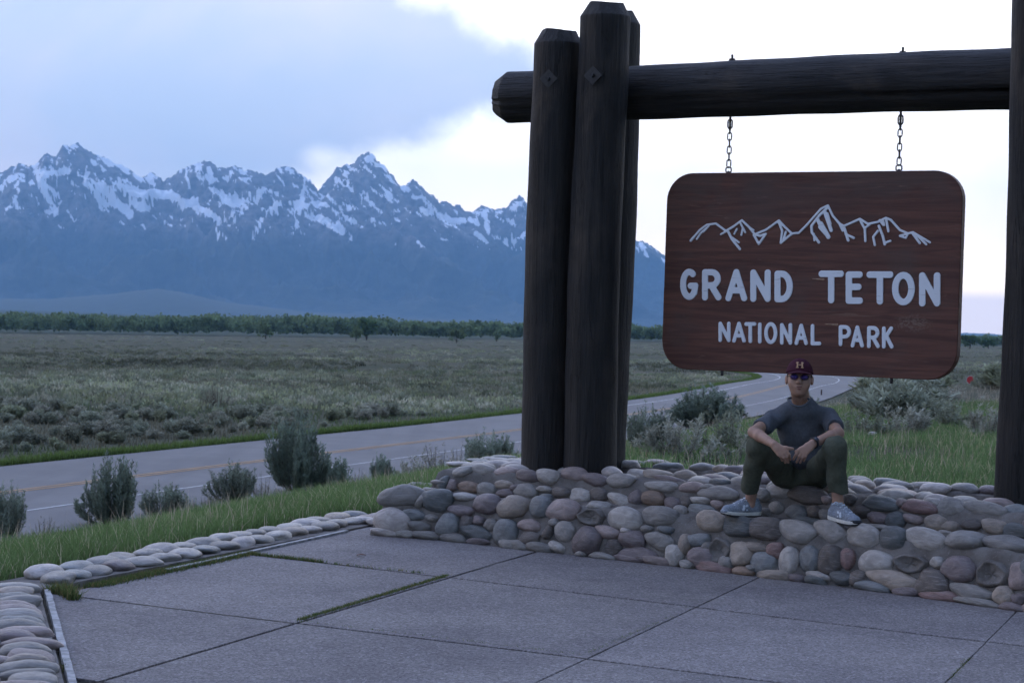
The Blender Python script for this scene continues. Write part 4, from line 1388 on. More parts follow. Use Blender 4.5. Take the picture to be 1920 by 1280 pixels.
for ch, a, b, c, d in (('G', 195, 297, 543, 700), ('R', 305, 412, 545, 703), ('A', 425, 540, 545, 707), ('N', 547, 660, 547, 710), ('D', 668, 770, 553, 712),
                       ('T', 893, 1021, 553, 717), ('E', 1025, 1120, 557, 720), ('T', 1133, 1268, 557, 723), ('O', 1258, 1378, 560, 727), ('N', 1392, 1507, 562, 732)):
    letter(ch, a, b, c, d, 33)
for ch, a, b, c, d in (('N', 390, 457, 808, 910), ('A', 460, 532, 808, 913), ('T', 522, 583, 810, 915), ('I', 588, 612, 812, 917), ('O', 620, 690, 810, 920), ('N', 698, 765, 815, 923),
                       ('A', 772, 842, 818, 925), ('L', 850, 908, 820, 927), ('P', 990, 1060, 825, 930), ('A', 1053, 1122, 827, 937), ('R', 1133, 1202, 830, 940), ('K', 1207, 1270, 832, 942)):
    letter(ch, a, b, c, d, 19.5)

em = [((255, 403), (300, 350), (335, 325), (380, 318), (430, 355), (465, 335), (510, 302), (545, 335), (575, 372), (630, 350), (665, 325), (695, 303), (730, 340), (760, 368), (795, 365), (830, 330),
       (870, 285), (905, 245), (940, 228), (965, 280), (1000, 320), (1020, 330), (1050, 318), (1100, 295), (1140, 320), (1190, 310), (1230, 290), (1255, 300), (1300, 350), (1340, 368), (1365, 362), (1450, 412), 5.5),
      ((285, 395), (305, 365), (335, 340), 5), ((318, 360), (345, 330), 4.5), ((405, 372), (440, 352), 5), ((440, 355), (460, 395), (500, 445), 6.5), ((462, 388), (495, 412), 5), ((472, 370), (485, 345), 4.5),
      ((500, 310), (527, 362), 5), ((515, 340), (508, 375), 5), ((545, 335), (568, 352), 5), ((570, 375), (595, 420), (630, 370), (600, 380), (575, 372), 6), ((695, 310), (712, 355), (705, 415), (740, 385), (760, 370), 6),
      ((730, 360), (720, 395), 6), ((690, 312), (720, 330), 5), ((938, 240), (900, 275), (858, 330), (860, 362), (895, 412), 6.5), ((870, 370), (873, 402), 5), ((925, 262), (957, 352), 9), ((935, 270), (950, 320), 9),
      ((888, 295), (910, 345), 9), ((905, 318), (943, 385), 11), ((900, 335), (930, 370), 9), ((1000, 320), (1015, 352), 7), ((1022, 340), (1042, 402), 7), ((1030, 372), (1070, 390), 6),
      ((1100, 298), (1125, 345), (1128, 405), 6), ((1125, 340), (1150, 322), 5.5), ((1195, 330), (1215, 380), (1225, 422), 6.5), ((1225, 415), (1252, 405), 6), ((1190, 355), (1167, 385), (1175, 425), 6),
      ((1200, 302), (1218, 325), 6), ((1232, 300), (1243, 357), 6), ((1215, 300), (1222, 325), 6), ((1300, 380), (1330, 390), (1340, 370), (1302, 378), 5), ((1362, 365), (1400, 416), 6), ((1385, 376), (1432, 422), 5.5), ((255, 403), (270, 385), 6.5)]
segs = []
for e in em:
    P = [sgn_xy(*p) for p in e[:-1]]; rr = e[-1] / 2.6667 * 0.00383
    for (a, b), (c, d) in zip(P[:-1], P[1:]): segs.append((a, b, c, d, rr, rr))
strokes('mountain_outline', segs, sign, M['paint'])
for (x0, y0, x1, y1) in ((862, 594, 918, 597), (925, 820, 985, 823)):
    a = sgn_xy(x0, y0); b = sgn_xy(x1, y1)
    strokes('bare_chip', [(a[0], a[1], b[0], b[1], 0.003, 0.0085)], sign, M['chip'], thick=0.0035)
for tx_ in (400, 1250):
    a = sgn_xy(tx_, 1080)
    bm = bmesh.new(); bmesh.ops.create_cone(bm, cap_ends=True, segments=8, radius1=0.012, radius2=0.012, depth=0.05)
    o = link('rod_end', bm_mesh('rod_end', bm), M['metal'], sign); o.location = (a[0], 0, -SGN_H / 2 - 0.012)


# ---- chains
def link_mesh(name, a, b, wire, nseg=20, ns=6):
    V = []; F = []
    for i in range(nseg):
        th = 6.28318 * i / nseg
        cx, cz = a * math.cos(th), b * math.sin(th)
        if abs(math.sin(th)) < 0.75: cx = a * (1 if math.cos(th) > 0 else -1) * (0.85 + 0.15 * abs(math.cos(th)))
        nx, nz = math.cos(th), math.sin(th)
        for k in range(ns):
            ph = 6.28318 * k / ns
            V.append((cx + wire * math.cos(ph) * nx, wire * math.sin(ph), cz + wire * math.cos(ph) * nz))
    for i in range(nseg):
        for k in range(ns):
            F.append((i * ns + k, i * ns + (k + 1) % ns, ((i + 1) % nseg) * ns + (k + 1) % ns, ((i + 1) % nseg) * ns + k))
    return py_mesh(name, V, F, True)


ml = link_mesh('chain_link', 0.0145, 0.031, 0.0046)
me_eye = link_mesh('eye', 0.017, 0.036, 0.0062)
me_ring = link_mesh('ring', 0.021, 0.021, 0.0055)
for k, tt in enumerate(TCH):
    p = BP + BD * tt
    ztop = SZ + SGN_H / 2
    ch = empty('sign_chain', (p[0], p[1], ztop), BROT)
    tag(ch, ['steel chain hanging the sign from the beam, beside the tall post cluster', 'steel chain hanging the sign from the beam, nearer the single post at the frame edge'][k], 'chain', 'chains carrying the sign')
    o = link('eye', me_eye, M['metal'], ch); o.location = (0, 0, 0.36)
    o = link('ring', me_ring, M['metal'], ch); o.location = (0, 0, 0.023)
    for i in range(6):
        o = link('chain_link', ml, M['metal'], ch); o.location = (0, 0, 0.070 + i * 0.0495)
        o.rotation_euler = (0, 0.03 * (-1) ** i, 0.5 + (math.pi / 2) * (i % 2))
    bm = bmesh.new(); bmesh.ops.create_cone(bm, cap_ends=True, segments=8, radius1=0.008, radius2=0.008, depth=0.10)
    o = link('shank', bm_mesh('shank', bm), M['metal'], ch); o.location = (0, 0, -0.035)
# ================================================================== plants
def quads_from(C, Uv, Wv):
    """quads centred at C with half vectors Uv, Wv"""
    n = len(C)
    V = np.stack([C - Uv - Wv, C + Uv - Wv, C + Uv + Wv, C - Uv + Wv], 1).reshape(-1, 3)
    return V, np.arange(4 * n).reshape(n, 4)


def unit(v): return v / (np.linalg.norm(v, axis=-1, keepdims=True) + 1e-9)


def sage_mesh(name, n_tw, n_lf, spread, rng, base=(.150, .170, .118), lean=0.35, tw_r=0.004, lf=0.020, tall=0.0, cl_=1.0):
    """a shrub about 1 m high and 1 m wide: upright twigs clothed in small grey-green leaves"""
    C = []; Uv = []; Wv = []; colr = []
    tV = []; tF = []
    clump = (rng.random((9, 2)) * 2 - 1) * cl_
    for i in range(n_tw):
        cl = clump[rng.integers(9)] * 0.36 * spread
        a = rng.random() * 6.283; rr = spread * 0.14 * math.sqrt(rng.random())
        tip_xy = cl + np.array([math.cos(a), math.sin(a)]) * rr
        rad_ = np.hypot(*tip_xy) / (0.5 * spread)
        zt = (1.0 - 0.50 * min(rad_, 1.1) ** 2.2) * (0.58 + 0.50 * rng.random() ** 1.4) + tall * rng.random() ** 2
        p0 = np.array([tip_xy[0] * 0.22, tip_xy[1] * 0.22, 0.0]); p2 = np.array([tip_xy[0], tip_xy[1], zt])
        p1 = np.array([tip_xy[0] * 0.95, tip_xy[1] * 0.95, zt * 0.42]) + rng.normal(0, 0.03, 3)
        t = np.sort(rng.random(n_lf)) ** 0.75 * 0.82 + 0.18
        tt = t[:, None]
        P = (1 - tt) ** 2 * p0 + 2 * tt * (1 - tt) * p1 + tt ** 2 * p2
        d = unit(2 * (1 - tt) * (p1 - p0) + 2 * tt * (p2 - p1))
        rv = rng.normal(0, 1, (n_lf, 3)); rv -= (rv * d).sum(1, keepdims=True) * d; rv = unit(rv)
        ld = unit(d * (0.75 + 0.5 * rng.random((n_lf, 1))) + rv * (0.55 + 0.5 * rng.random((n_lf, 1))))
        L = lf * (0.7 + 0.7 * rng.random((n_lf, 1)))
        side = unit(np.cross(ld, rng.normal(0, 1, (n_lf, 3))))
        C.append(P + ld * L); Uv.append(side * L * 0.20); Wv.append(ld * L)
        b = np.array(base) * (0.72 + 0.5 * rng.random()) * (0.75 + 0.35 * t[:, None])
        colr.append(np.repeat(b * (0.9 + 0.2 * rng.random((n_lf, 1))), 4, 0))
        if i % 3 == 0:
            q = [p0, (p0 + 2 * p1 + p2) / 4, p2 * 0.97]
            b0 = len(tV)
            for k, c in enumerate(q):
                r_ = tw_r * (1.6, 1.0, 0.35)[k]
                for m_ in range(4):
                    tV.append(c + np.array([math.cos(m_ * 1.5708), math.sin(m_ * 1.5708), 0]) * r_)
            for k in range(2):
                for m_ in range(4):
                    tF.append((b0 + k * 4 + m_, b0 + k * 4 + (m_ + 1) % 4, b0 + (k + 1) * 4 + (m_ + 1) % 4, b0 + (k + 1) * 4 + m_))
    C = np.concatenate(C); Uv = np.concatenate(Uv); Wv = np.concatenate(Wv)
    V, Fq = quads_from(C, Uv, Wv)
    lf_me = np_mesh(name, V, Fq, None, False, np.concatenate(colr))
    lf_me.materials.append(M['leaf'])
    st = py_mesh('stems', tV, tF); st.materials.append(M['twig'])
    return lf_me, st


rg_ = np.random.default_rng(5)

SAGE_HI = [sage_mesh('foliage', 210, 64, 1.1, rg_, (.140, .168, .128), lf=0.025, tall=.1), sage_mesh('foliage', 220, 64, 1.05, rg_, (.130, .160, .122), lf=0.024, tall=0.22),
           sage_mesh('foliage', 170, 60, 1.25, rg_, (.150, .172, .132), lf=0.026, tall=.15)]
SAGE_PALE = [sage_mesh('foliage', 60, 36, 1.2, rg_, (.205, .205, .165), lf=0.034), sage_mesh('foliage', 60, 36, 1.2, rg_, (.165, .178, .130), lf=0.034)]
SAGE_TWIG = [sage_mesh('foliage', 60, 14, 1.2, rg_, (.150, .142, .108), lf=0.022, tw_r=0.008)]
SAGE_LO = [sage_mesh('foliage', 60, 26, 1.2, rg_, c, lf=0.06, tw_r=0.009, cl_=.7) for c in ((.170, .180, .135), (.215, .212, .165), (.140, .146, .108), (.180, .190, .126))]


def shrub(kind, i, loc, wd, hg, label, group=None, parts=True, name='sagebrush'):
    lf, st = kind[i % len(kind)]
    rz = random.uniform(0, 6.28)
    if parts:
        o = empty(name, loc, rz); o.scale = (wd, wd, hg)
        link('foliage', lf, None, o); link('stems', st, None, o)
    else:
        o = link(name, lf); o.location = loc; o.rotation_euler = (0, 0, rz); o.scale = (wd, wd, hg)
    tag(o, label, 'shrub', group)
    return o


# the shrubs along the verge, one by one: (x, base y, width, height in the frame), kind, label
near = [((215, 990), 118, 135, SAGE_HI, 0, 'broad dark green sagebrush on the verge in front of the road, before the yellow line'),
        ((18, 1008), 95, 95, SAGE_HI, 2, 'sagebrush cut off by the photo edge, lowest of those on the verge'),
        ((305, 972), 95, 62, SAGE_HI, 2, 'low grey sagebrush just right of the broad dark one'),
        ((438, 945), 95, 75, SAGE_HI, 2, 'low sagebrush with dry stalks between the broad bush and the tall bush'),
        ((552, 925), 118, 148, SAGE_HI, 1, 'tallest sagebrush on the verge, standing against the road'),
        ((620, 925), 85, 70, SAGE_HI, 0, 'small dark sagebrush at the foot of the tallest one'),
        ((715, 908), 52, 55, SAGE_HI, 1, 'tiny upright sagebrush in front of the white road line'),
        ((825, 895), 110, 68, SAGE_TWIG, 0, 'bare twiggy grey shrub left of the stone base'),
        ((905, 888), 120, 75, SAGE_HI, 2, 'sagebrush behind the stone base against the log posts'),
        ((345, 966), 60, 42, SAGE_PALE, 1, 'little silvery shrub left of the low sagebrush with dry stalks'),
        ((385, 958), 55, 38, SAGE_TWIG, 0, 'wispy dry shrub beside the low sagebrush with dry stalks'),
        ((492, 940), 60, 55, SAGE_TWIG, 0, 'dry brown shrub touching the tallest sagebrush on its road side'),
        ((668, 916), 50, 40, SAGE_TWIG, 0, 'thin dry shrub between the tallest sagebrush and the tiny upright one'),
        ((770, 902), 70, 45, SAGE_PALE, 0, 'pale low shrub between the tiny upright sagebrush and the stone base'),
        ((868, 890), 80, 62, SAGE_TWIG, 0, 'dark leafless shrub rising above the top stones of the base'),
        ((80, 1010), 60, 45, SAGE_TWIG, 0, 'sparse dry shrub at the photo edge below the white line')]
for (px, py), wpx, hpx, kind, i, lab in near:
    p = hit_terr(px, py)
    mpp = p[1] / FPX
    shrub(kind, i, (p[0], p[1], p[2] - 0.03), wpx * mpp * .95, hpx * mpp, lab, 'sagebrush on the verge', True)

# behind the base, between sign and road
right = [((1325, 803), 150, 78, SAGE_HI, 1, 'dark sagebrush against the road under the sign, left of the seated person'),
         ((1205, 850), 110, 88, SAGE_HI, 2, 'sagebrush just right of the log posts, beyond the stones'),
         ((1275, 862), 140, 92, SAGE_PALE, 0, 'pale silvery sagebrush behind the stones left of the seated person'),
         ((1360, 850), 130, 92, SAGE_PALE, 1, 'grey sagebrush directly behind the seated person\'s elbow'),
         ((1400, 862), 90, 60, SAGE_PALE, 0, 'low pale sagebrush behind the seated person\'s knee'),
         ((1615, 822), 100, 60, SAGE_PALE, 1, 'pale sagebrush right of the seated person\'s shoulder'),
         ((1690, 818), 130, 68, SAGE_PALE, 0, 'wide silvery sagebrush behind the lawn, below the sign corner'),
         ((1775, 805), 120, 62, SAGE_PALE, 1, 'silvery sagebrush behind the lawn, next to the frame-edge post'),
         ((1850, 822), 100, 70, SAGE_PALE, 0, 'tall pale sagebrush touching the frame-edge post'),
         ((1640, 775), 130, 52, SAGE_PALE, 1, 'greenish sagebrush below the sign corner in a second row'),
         ((1720, 758), 110, 46, SAGE_PALE, 1, 'dark sagebrush under the sign\'s lower corner'),
         ((1785, 752), 110, 28, SAGE_PALE, 0, 'dark rounded sagebrush below the red road sign'),
         ((1866, 728), 70, 45, SAGE_PALE, 1, 'sagebrush beside the red road sign, against the post'),
         ((1505, 765), 60, 30, SAGE_PALE, 1, 'small sagebrush by the road behind the person\'s cap')]
for (px, py), wpx, hpx, kind, i, lab in right:
    p = hit_terr(px, py)
    mpp = p[1] / FPX
    shrub(kind, i, (p[0], p[1], p[2] - 0.03), wpx * mpp, hpx * mpp, lab, 'sagebrush behind the sign', True)

# scattered sage: beyond the road and on the slope behind the sign
cand = []
for _ in range(16000):
    Y = 60 * (420 / 60.0) ** (random.random() ** 1.0)
    u = random.uniform(-0.33, 0.33); X = u * Y
    d = road_d(X, Y)
    i = int(np.argmin((RC[:, 0] - X) ** 2 + (RC[:, 1] - Y) ** 2))
    if np.hypot(RC[i, 0] - X, RC[i, 1] - Y) < 9.5: continue
    if d > 9: continue
    dens = float(fbm(X / 22 + 5, Y / 30, 3))
    if random.random() > 0.15 + 1.6 * max(0, dens - 0.36): continue
    cand.append((Y, X, dens))
for _ in range(420):
    Y = random.uniform(36, 170); u = random.uniform(0.195, 0.30); X = u * Y; d = road_d(X, Y)
    i = int(np.argmin((RC[:, 0] - X) ** 2 + (RC[:, 1] - Y) ** 2))
    if np.hypot(RC[i, 0] - X, RC[i, 1] - Y) < 9.5 or d < 7 or d > 29.5: continue
    if float(fbm(X / 5, Y / 7, 2)) < 0.47 or 0.222 < X / Y < 0.256: continue
    cand.append((Y, X, 0.7))
cand.sort()
nb_ = 0
rest = []
for Y, X, dens in cand:
    hgt = random.uniform(0.35, 0.90) * (0.75 + dens * 0.5)
    if nb_ < 270:
        nb_ += 1
        beyond = road_d(X, Y) < 5
        shrub(SAGE_LO, random.randrange(4), (X, Y, float(terr(X, Y)) - 0.05), hgt * random.uniform(1.4, 2.5), hgt,
              'grey-green sagebrush dotting the flat across the road' if beyond else 'grey-green sagebrush scattered on the slope towards the road bend',
              'sagebrush scattered across the flat' if beyond else 'sagebrush scattered on the slope behind the sign', False)
    else: rest.append((X, Y, hgt))
# a dark gnarled one stands out on the flat
p = hit_terr(410, 765)
shrub(SAGE_TWIG, 0, (p[0], p[1], p[2]), 2.4, 1.7, 'dark gnarled lone sagebrush with bare trunk on the flat', 'sagebrush scattered across the flat', True)
for k, (px, py) in enumerate(((695, 686), (735, 686))):
    p = hit_terr(px, py)
    shrub(SAGE_TWIG, 0, tuple(p), 2.6, 2.4, ['small rusty brown shrub far out on the flat, the nearer to the mountains\' left', 'small rusty brown shrub far out on the flat, closer to the log posts'][k], None, False, 'brown_shrub')

# the thousands of farther ones read as one cover
rg2_ = np.random.default_rng(9)
nfar = 16000
Yf = 110 * (1500 / 110) ** (rg2_.random(nfar) ** 0.75); uf = rg2_.uniform(-0.36, 0.36, nfar); Xf = uf * Yf
df = road_d(Xf, Yf); dn = fbm(Xf / 40 + 2, Yf / 55, 4)
rdist = np.array([np.min((RC[:, 0] - a) ** 2 + (RC[:, 1] - b) ** 2) for a, b in zip(Xf, Yf)]) ** .5
ok = (df < -11) & (rdist > 10) & (rg2_.random(nfar) < 0.05 + 3.0 * np.clip(dn - 0.46, 0, 1))
Xf, Yf, dn = Xf[ok], Yf[ok], dn[ok]
Xf = np.concatenate([Xf, [r[0] for r in rest]]); Yf = np.concatenate([Yf, [r[1] for r in rest]]); dn = np.concatenate([dn, np.full(len(rest), .6)])
K = 34
n = len(Xf)
hg = rg2_.uniform(0.35, 0.85, n)
wd = hg * rg2_.uniform(1.4, 2.6, n) * (1 + Yf / 900)
th = rg2_.uniform(0, 6.283, (n, K)); rr = np.sqrt(rg2_.random((n, K))) * 0.5
C = np.stack([Xf[:, None] + rr * np.cos(th) * wd[:, None], Yf[:, None] + rr * np.sin(th) * wd[:, None],
              terr(Xf, Yf)[:, None] + hg[:, None] * (0.12 + 0.62 * (1 - (rr * 2) ** 2) * rg2_.random((n, K)) + .1)], -1).reshape(-1, 3)
sz = np.repeat(hg, K)[:, None] * 0.15
ud = unit(rg2_.normal(0, 1, (n * K, 3)) * (1, 1, .35)); wdv = unit(np.cross(ud, rg2_.normal(0, 1, (n * K, 3)))) 
wdv = unit(wdv * .6 + (0, 0, 1.0)); V, Fq = quads_from(C, ud * sz * 0.55, wdv * sz * 1.1)
pal = np.array([(.145, .155, .108), (.190, .186, .140), (.105, .112, .078), (.160, .168, .102)])
bc = pal[rg2_.integers(0, 4, n)] * rg2_.uniform(0.75, 1.2, (n, 1)) * (0.12 + 1.65 * fbm(Xf / 30 + 11, Yf / 55, 3))[:, None]
cc = np.repeat(np.repeat(bc, K, 0) * rg2_.uniform(.8, 1.2, (n * K, 1)), 4, 0)
o = link('sage_cover', np_mesh('sage_cover', V, Fq, None, False, cc), M['leaf'])
tag(o, 'distant cover of sagebrush over the whole flat', None, None, 'stuff')


# ---- grass
def blades(name, XY, Z, h, wv, col, lean, rng, mat):
    n = len(XY)
    a = rng.uniform(0, 6.283, n); w_ = wv * rng.uniform(.7, 1.3, n)
    side = np.stack([np.cos(a), np.sin(a), np.zeros(n)], 1) * w_[:, None] * 0.5
    la = rng.uniform(0, 6.283, n); lv = np.stack([np.cos(la), np.sin(la), np.zeros(n)], 1) * (h * lean * rng.random(n))[:, None]
    b = np.column_stack([XY, Z])
    up = np.array([0, 0, 1.0])
    m_ = b + up * (h * 0.55)[:, None] + lv * 0.35; tpt = b + up * (h * rng.uniform(.85, 1.0, n))[:, None] + lv
    V = np.stack([b - side, b + side, m_ + side * 0.75, m_ - side * 0.75, tpt], 1).reshape(-1, 3)
    i0 = np.arange(n)[:, None] * 5
    Q = i0 + np.array([[0, 1, 2, 3]]); T = i0 + np.array([[3, 2, 4]])
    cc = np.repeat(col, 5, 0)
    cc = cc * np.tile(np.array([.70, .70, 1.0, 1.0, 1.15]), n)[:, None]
    return link(name, np_mesh(name, V, Q, T, False, cc), mat)


rg3 = np.random.default_rng(21)


def scatter(n, u0, u1, y0, y1, cond, dens=None):
    Y = np.sqrt(rg3.uniform(y0 ** 2, y1 ** 2, n)); X = rg3.uniform(u0, u1, n) * Y
    k = cond(X, Y)
    if dens is not None: k &= rg3.random(n) < dens(X, Y)
    return X[k], Y[k]


def gcol(X, Y, base, dry, amt):
    n = len(X); f = np.clip(fbm(X / 1.3, Y / 1.3, 3) * 1.5 - .35, 0, 1)
    m_ = (rg3.random(n) < amt * (0.4 + 1.2 * f))[:, None]
    c = np.where(m_, np.array(dry), np.array(base)) * rg3.uniform(.7, 1.3, (n, 1))
    return c * (0.8 + 0.4 * fbm(X * 1.1 + 9, Y * 1.1, 2))[:, None]


kin = lambda X, Y: (X - (-2.62)) * 0.939 - (Y - 11.0) * 0.344      # >0 inside the kerb along the road side
lft = lambda X, Y: (X + 3.22) * 0.963 + (Y - 10.85) * 0.268       # >0 right of the near kerb
def verge(X, Y):
    d = road_d(X, Y)
    inside = (kin(X, Y) > -0.40) & (lft(X, Y) > 0.0)
    n_ = wall_sn(X, Y)
    inw = (n_[1] > -0.05) & (n_[1] < WDEP) & ((X - WB[0][0]) * LS[1] - (Y - WB[0][1]) * LS[0] > -0.06)
    return (d > 11) & (~inside | (Y > 15.45)) & ~inw & (kin(X, Y) < -0.36 + 4 * (Y > 15.3))
X, Y = scatter(190000, -0.31, 0.02, 9.0, 27.0, verge, lambda X, Y: np.clip(1.2 - (Y - 9) / 32, .3, 1) * (0.55 + 0.6 * fbm(X, Y, 2)))
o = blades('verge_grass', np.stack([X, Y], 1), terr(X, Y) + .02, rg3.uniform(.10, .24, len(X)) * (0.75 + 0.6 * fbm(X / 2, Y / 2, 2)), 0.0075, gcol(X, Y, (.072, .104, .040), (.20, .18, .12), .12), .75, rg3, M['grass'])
tag(o, 'long green grass on the verge beyond the stone kerb', None, None, 'stuff')
def behind(X, Y):
    n_ = wall_sn(X, Y)[1]
    return (n_ > WDEP - 0.02) & (road_d(X, Y) > 11) & (X / Y > 0.0)
X, Y = scatter(150000, 0.0, 0.30, 14.5, 48.0, behind, lambda X, Y: np.clip(1.15 - (Y - 15) / 45, .2, 1) * np.where(fbm(X / 3 + 4, Y / 3, 3) > .40, 1.0, .25))
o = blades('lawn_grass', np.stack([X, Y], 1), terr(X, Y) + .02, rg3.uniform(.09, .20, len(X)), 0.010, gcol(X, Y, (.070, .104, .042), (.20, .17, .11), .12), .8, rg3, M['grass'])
tag(o, 'short green grass behind the stone base', None, None, 'stuff')
# dry seed stalks among the shrubs
X, Y = scatter(3500, -0.31, 0.02, 13, 26, lambda X, Y: verge(X, Y) & (fbm(X / 1.5, Y / 1.5, 2) > .5))
X2, Y2 = scatter(5000, 0.04, 0.28, 22, 60, lambda X, Y: behind(X, Y) & (fbm(X / 2, Y / 2, 2) > .48))
X = np.concatenate([X, X2]); Y = np.concatenate([Y, Y2])
o = blades('dry_stalks', np.stack([X, Y], 1), terr(X, Y), rg3.uniform(.18, .40, len(X)), 0.006, np.array((.24, .20, .15)) * rg3.uniform(.6, 1.2, (len(X), 1)), .5, rg3, M['grass'])
tag(o, 'pale dry grass stalks standing among the shrubs', None, None, 'stuff')
# roadside strip of greener grass on the far edge of the road, and rough grass beyond
n = 42000
si = rg3.uniform(15, len(RC) - 40, n); i0 = si.astype(int); fr = (si - i0)[:, None]
Pc = RC[i0] * (1 - fr) + RC[i0 + 1] * fr; Nc = RN[i0]
off = -(5.75 + 0.9 * rg3.random(n) ** 1.5 + 0.5 * fbm(Pc[:, 0] / 6, Pc[:, 1] / 6, 2))
P = Pc + Nc * off[:, None]
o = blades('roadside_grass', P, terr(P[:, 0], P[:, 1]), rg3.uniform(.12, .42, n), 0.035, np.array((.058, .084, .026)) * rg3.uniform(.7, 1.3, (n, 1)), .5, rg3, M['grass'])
tag(o, 'strip of fresh green grass along the far road edge', None, None, 'stuff')
n = 120000
Yg = np.sqrt(rg3.uniform(58 ** 2, 260 ** 2, n)); Xg = rg3.uniform(-.33, .32, n) * Yg
k = (road_d(Xg, Yg) < -7.5); Xg, Yg = Xg[k], Yg[k]
rdist = np.array([np.min((RC[:, 0] - a) ** 2 + (RC[:, 1] - b) ** 2) for a, b in zip(Xg, Yg)]) ** .5
k = rdist > 7.0; Xg, Yg = Xg[k], Yg[k]
f = fbm(Xg / 9 + 3, Yg / 14, 3)[:, None]
cb = np.where(f > .52, np.array((.095, .118, .062)), np.array((.155, .145, .105))) * rg3.uniform(.60, 1.1, (len(Xg), 1)) * (0.30 + 1.1 * fbm(Xg / 16 + 1, Yg / 28, 3))[:, None]
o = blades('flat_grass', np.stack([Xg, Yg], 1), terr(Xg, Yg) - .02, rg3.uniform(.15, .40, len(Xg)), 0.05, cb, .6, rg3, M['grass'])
tag(o, 'rough dry and green grass between the sagebrush on the flat', None, None, 'stuff')
# weeds rooted in the paving joints
def joint_grass(p, q, n, wd, h, col=(.070, .105, .030), dry=.25):
    t_ = rg3.random(n); p = np.array(p); q = np.array(q); dv = (q - p) / np.linalg.norm(q - p); nv = np.array([-dv[1], dv[0]])
    XY = p + (q - p) * t_[:, None] + nv * (rg3.normal(0, wd, n))[:, None]
    keep = fbm(t_ * 9 + p[0] * 3, t_ * 0 + q[1], 2) > (.30 if n < 2000 else -1)
    return XY[keep], rg3.uniform(.4, 1, keep.sum()) * h
parts_ = [joint_grass((-2.40, 11.15), (-1.72, 12.95), 5500, .030, .034), joint_grass((-2.52, 10.95), (-2.38, 10.62), 500, .02, .09), joint_grass((-1.75, 12.92), (-1.2, 12.6), 900, .012, .035),
          joint_grass((-1.2, 12.6), (-.5, 12.2), 160, .01, .03), joint_grass((-1.08, 10.2), (-.36, 12.17), 2800, .010, .020), joint_grass((-1.1, 10.17), (0.4, 9.4), 350, .008, .014),
          joint_grass((.42, 9.45), (.95, 10.75), 500, .007, .012), joint_grass((2.12, 9.05), (2.38, 9.72), 200, .008, .012), joint_grass((-2.0, 8.8), (-1.95, 8.6), 60, .01, .03), joint_grass((-2.6, 11.0), (-2.54, 10.85), 150, .02, .08)]
XY = np.concatenate([a for a, b in parts_]); hh = np.concatenate([b for a, b in parts_])
cb = np.where((rg3.random(len(XY)) < .3)[:, None], np.array((.095, .080, .036)), np.array((.044, .064, .022))) * rg3.uniform(.6, 1.25, (len(XY), 1))
o = blades('joint_weeds', XY, np.full(len(XY), -.02), hh + .02, 0.005, cb, .9, rg3, M['grass'])
tag(o, 'moss and weeds growing along the paving joints', None, None, 'stuff')

# ---- trees
def crown_quads(cx, cy, z0, h, wd, n, size, rng, base, lobes=7):
    lc = np.stack([rng.uniform(-.32, .32, lobes) * wd, rng.uniform(-.32, .32, lobes) * wd, rng.uniform(.35, .82, lobes) * h], 1)
    lr = rng.uniform(.20, .36, lobes)
    li = rng.integers(0, lobes, n)
    d = unit(rng.normal(0, 1, (n, 3))) * (rng.random((n, 1)) ** .45)
    C = lc[li] + d * np.stack([lr[li] * wd, lr[li] * wd, lr[li] * h * .75], 1)
    C[:, 2] = np.clip(C[:, 2], .06 * h, h * 1.02)
    C += (cx, cy, z0)
    u = unit(rng.normal(0, 1, (n, 3))); w2 = unit(np.cross(u, rng.normal(0, 1, (n, 3))))
    s = size * rng.uniform(.6, 1.3, (n, 1))
    shade = rng.uniform(.7, 1.15, lobes)[li][:, None]
    col = np.array(base) * shade * rng.uniform(.8, 1.2, (n, 1))
    return C, u * s, w2 * s * .8, np.repeat(col, 4, 0)


def tree(name, px, py, hpx, wpx, label, base, n=320, Yd=None, group=None):
    if Yd is None: p = hit_terr(px, py)
    else:
        r = ray(px, py); p = np.array([r[0] * Yd, Yd, float(terr(r[0] * Yd, Yd))])
    mpp = p[1] / FPX; h, wd = hpx * mpp, wpx * mpp
    rng = np.random.default_rng(int(px))
    o = empty(name, tuple(p)); tag(o, label, 'tree', group)
    C, u, w2, col = crown_quads(0, 0, 0, h, wd, n, 0.028 * (h + wd), rng, base, 9)
    V, Fq = quads_from(C, u, w2)
    link('crown', np_mesh('crown', V, Fq, None, False, col), M['treeleaf'], o)
    V = []; F = []
    for b in range(4):
        a0 = rng.uniform(0, 6.28); ex = np.array([math.cos(a0) * wd * .25 * (b > 0), math.sin(a0) * wd * .25 * (b > 0), h * (.75 if b == 0 else .62)])
        i0 = len(V)
        for k, (tq, rr) in enumerate(((0, .022), (.45, .014), (1, .004))):
            c = ex * np.array([tq ** 1.6, tq ** 1.6, tq])
            for m_ in range(6): V.append(c + np.array([math.cos(m_ * 1.047), math.sin(m_ * 1.047), 0]) * rr * h)
        for k in range(2):
            for m_ in range(6): F.append((i0 + k * 6 + m_, i0 + k * 6 + (m_ + 1) % 6, i0 + (k + 1) * 6 + (m_ + 1) % 6, i0 + (k + 1) * 6 + m_))
    link('trunk', py_mesh('trunk', V, F, True), M['trunk'], o)


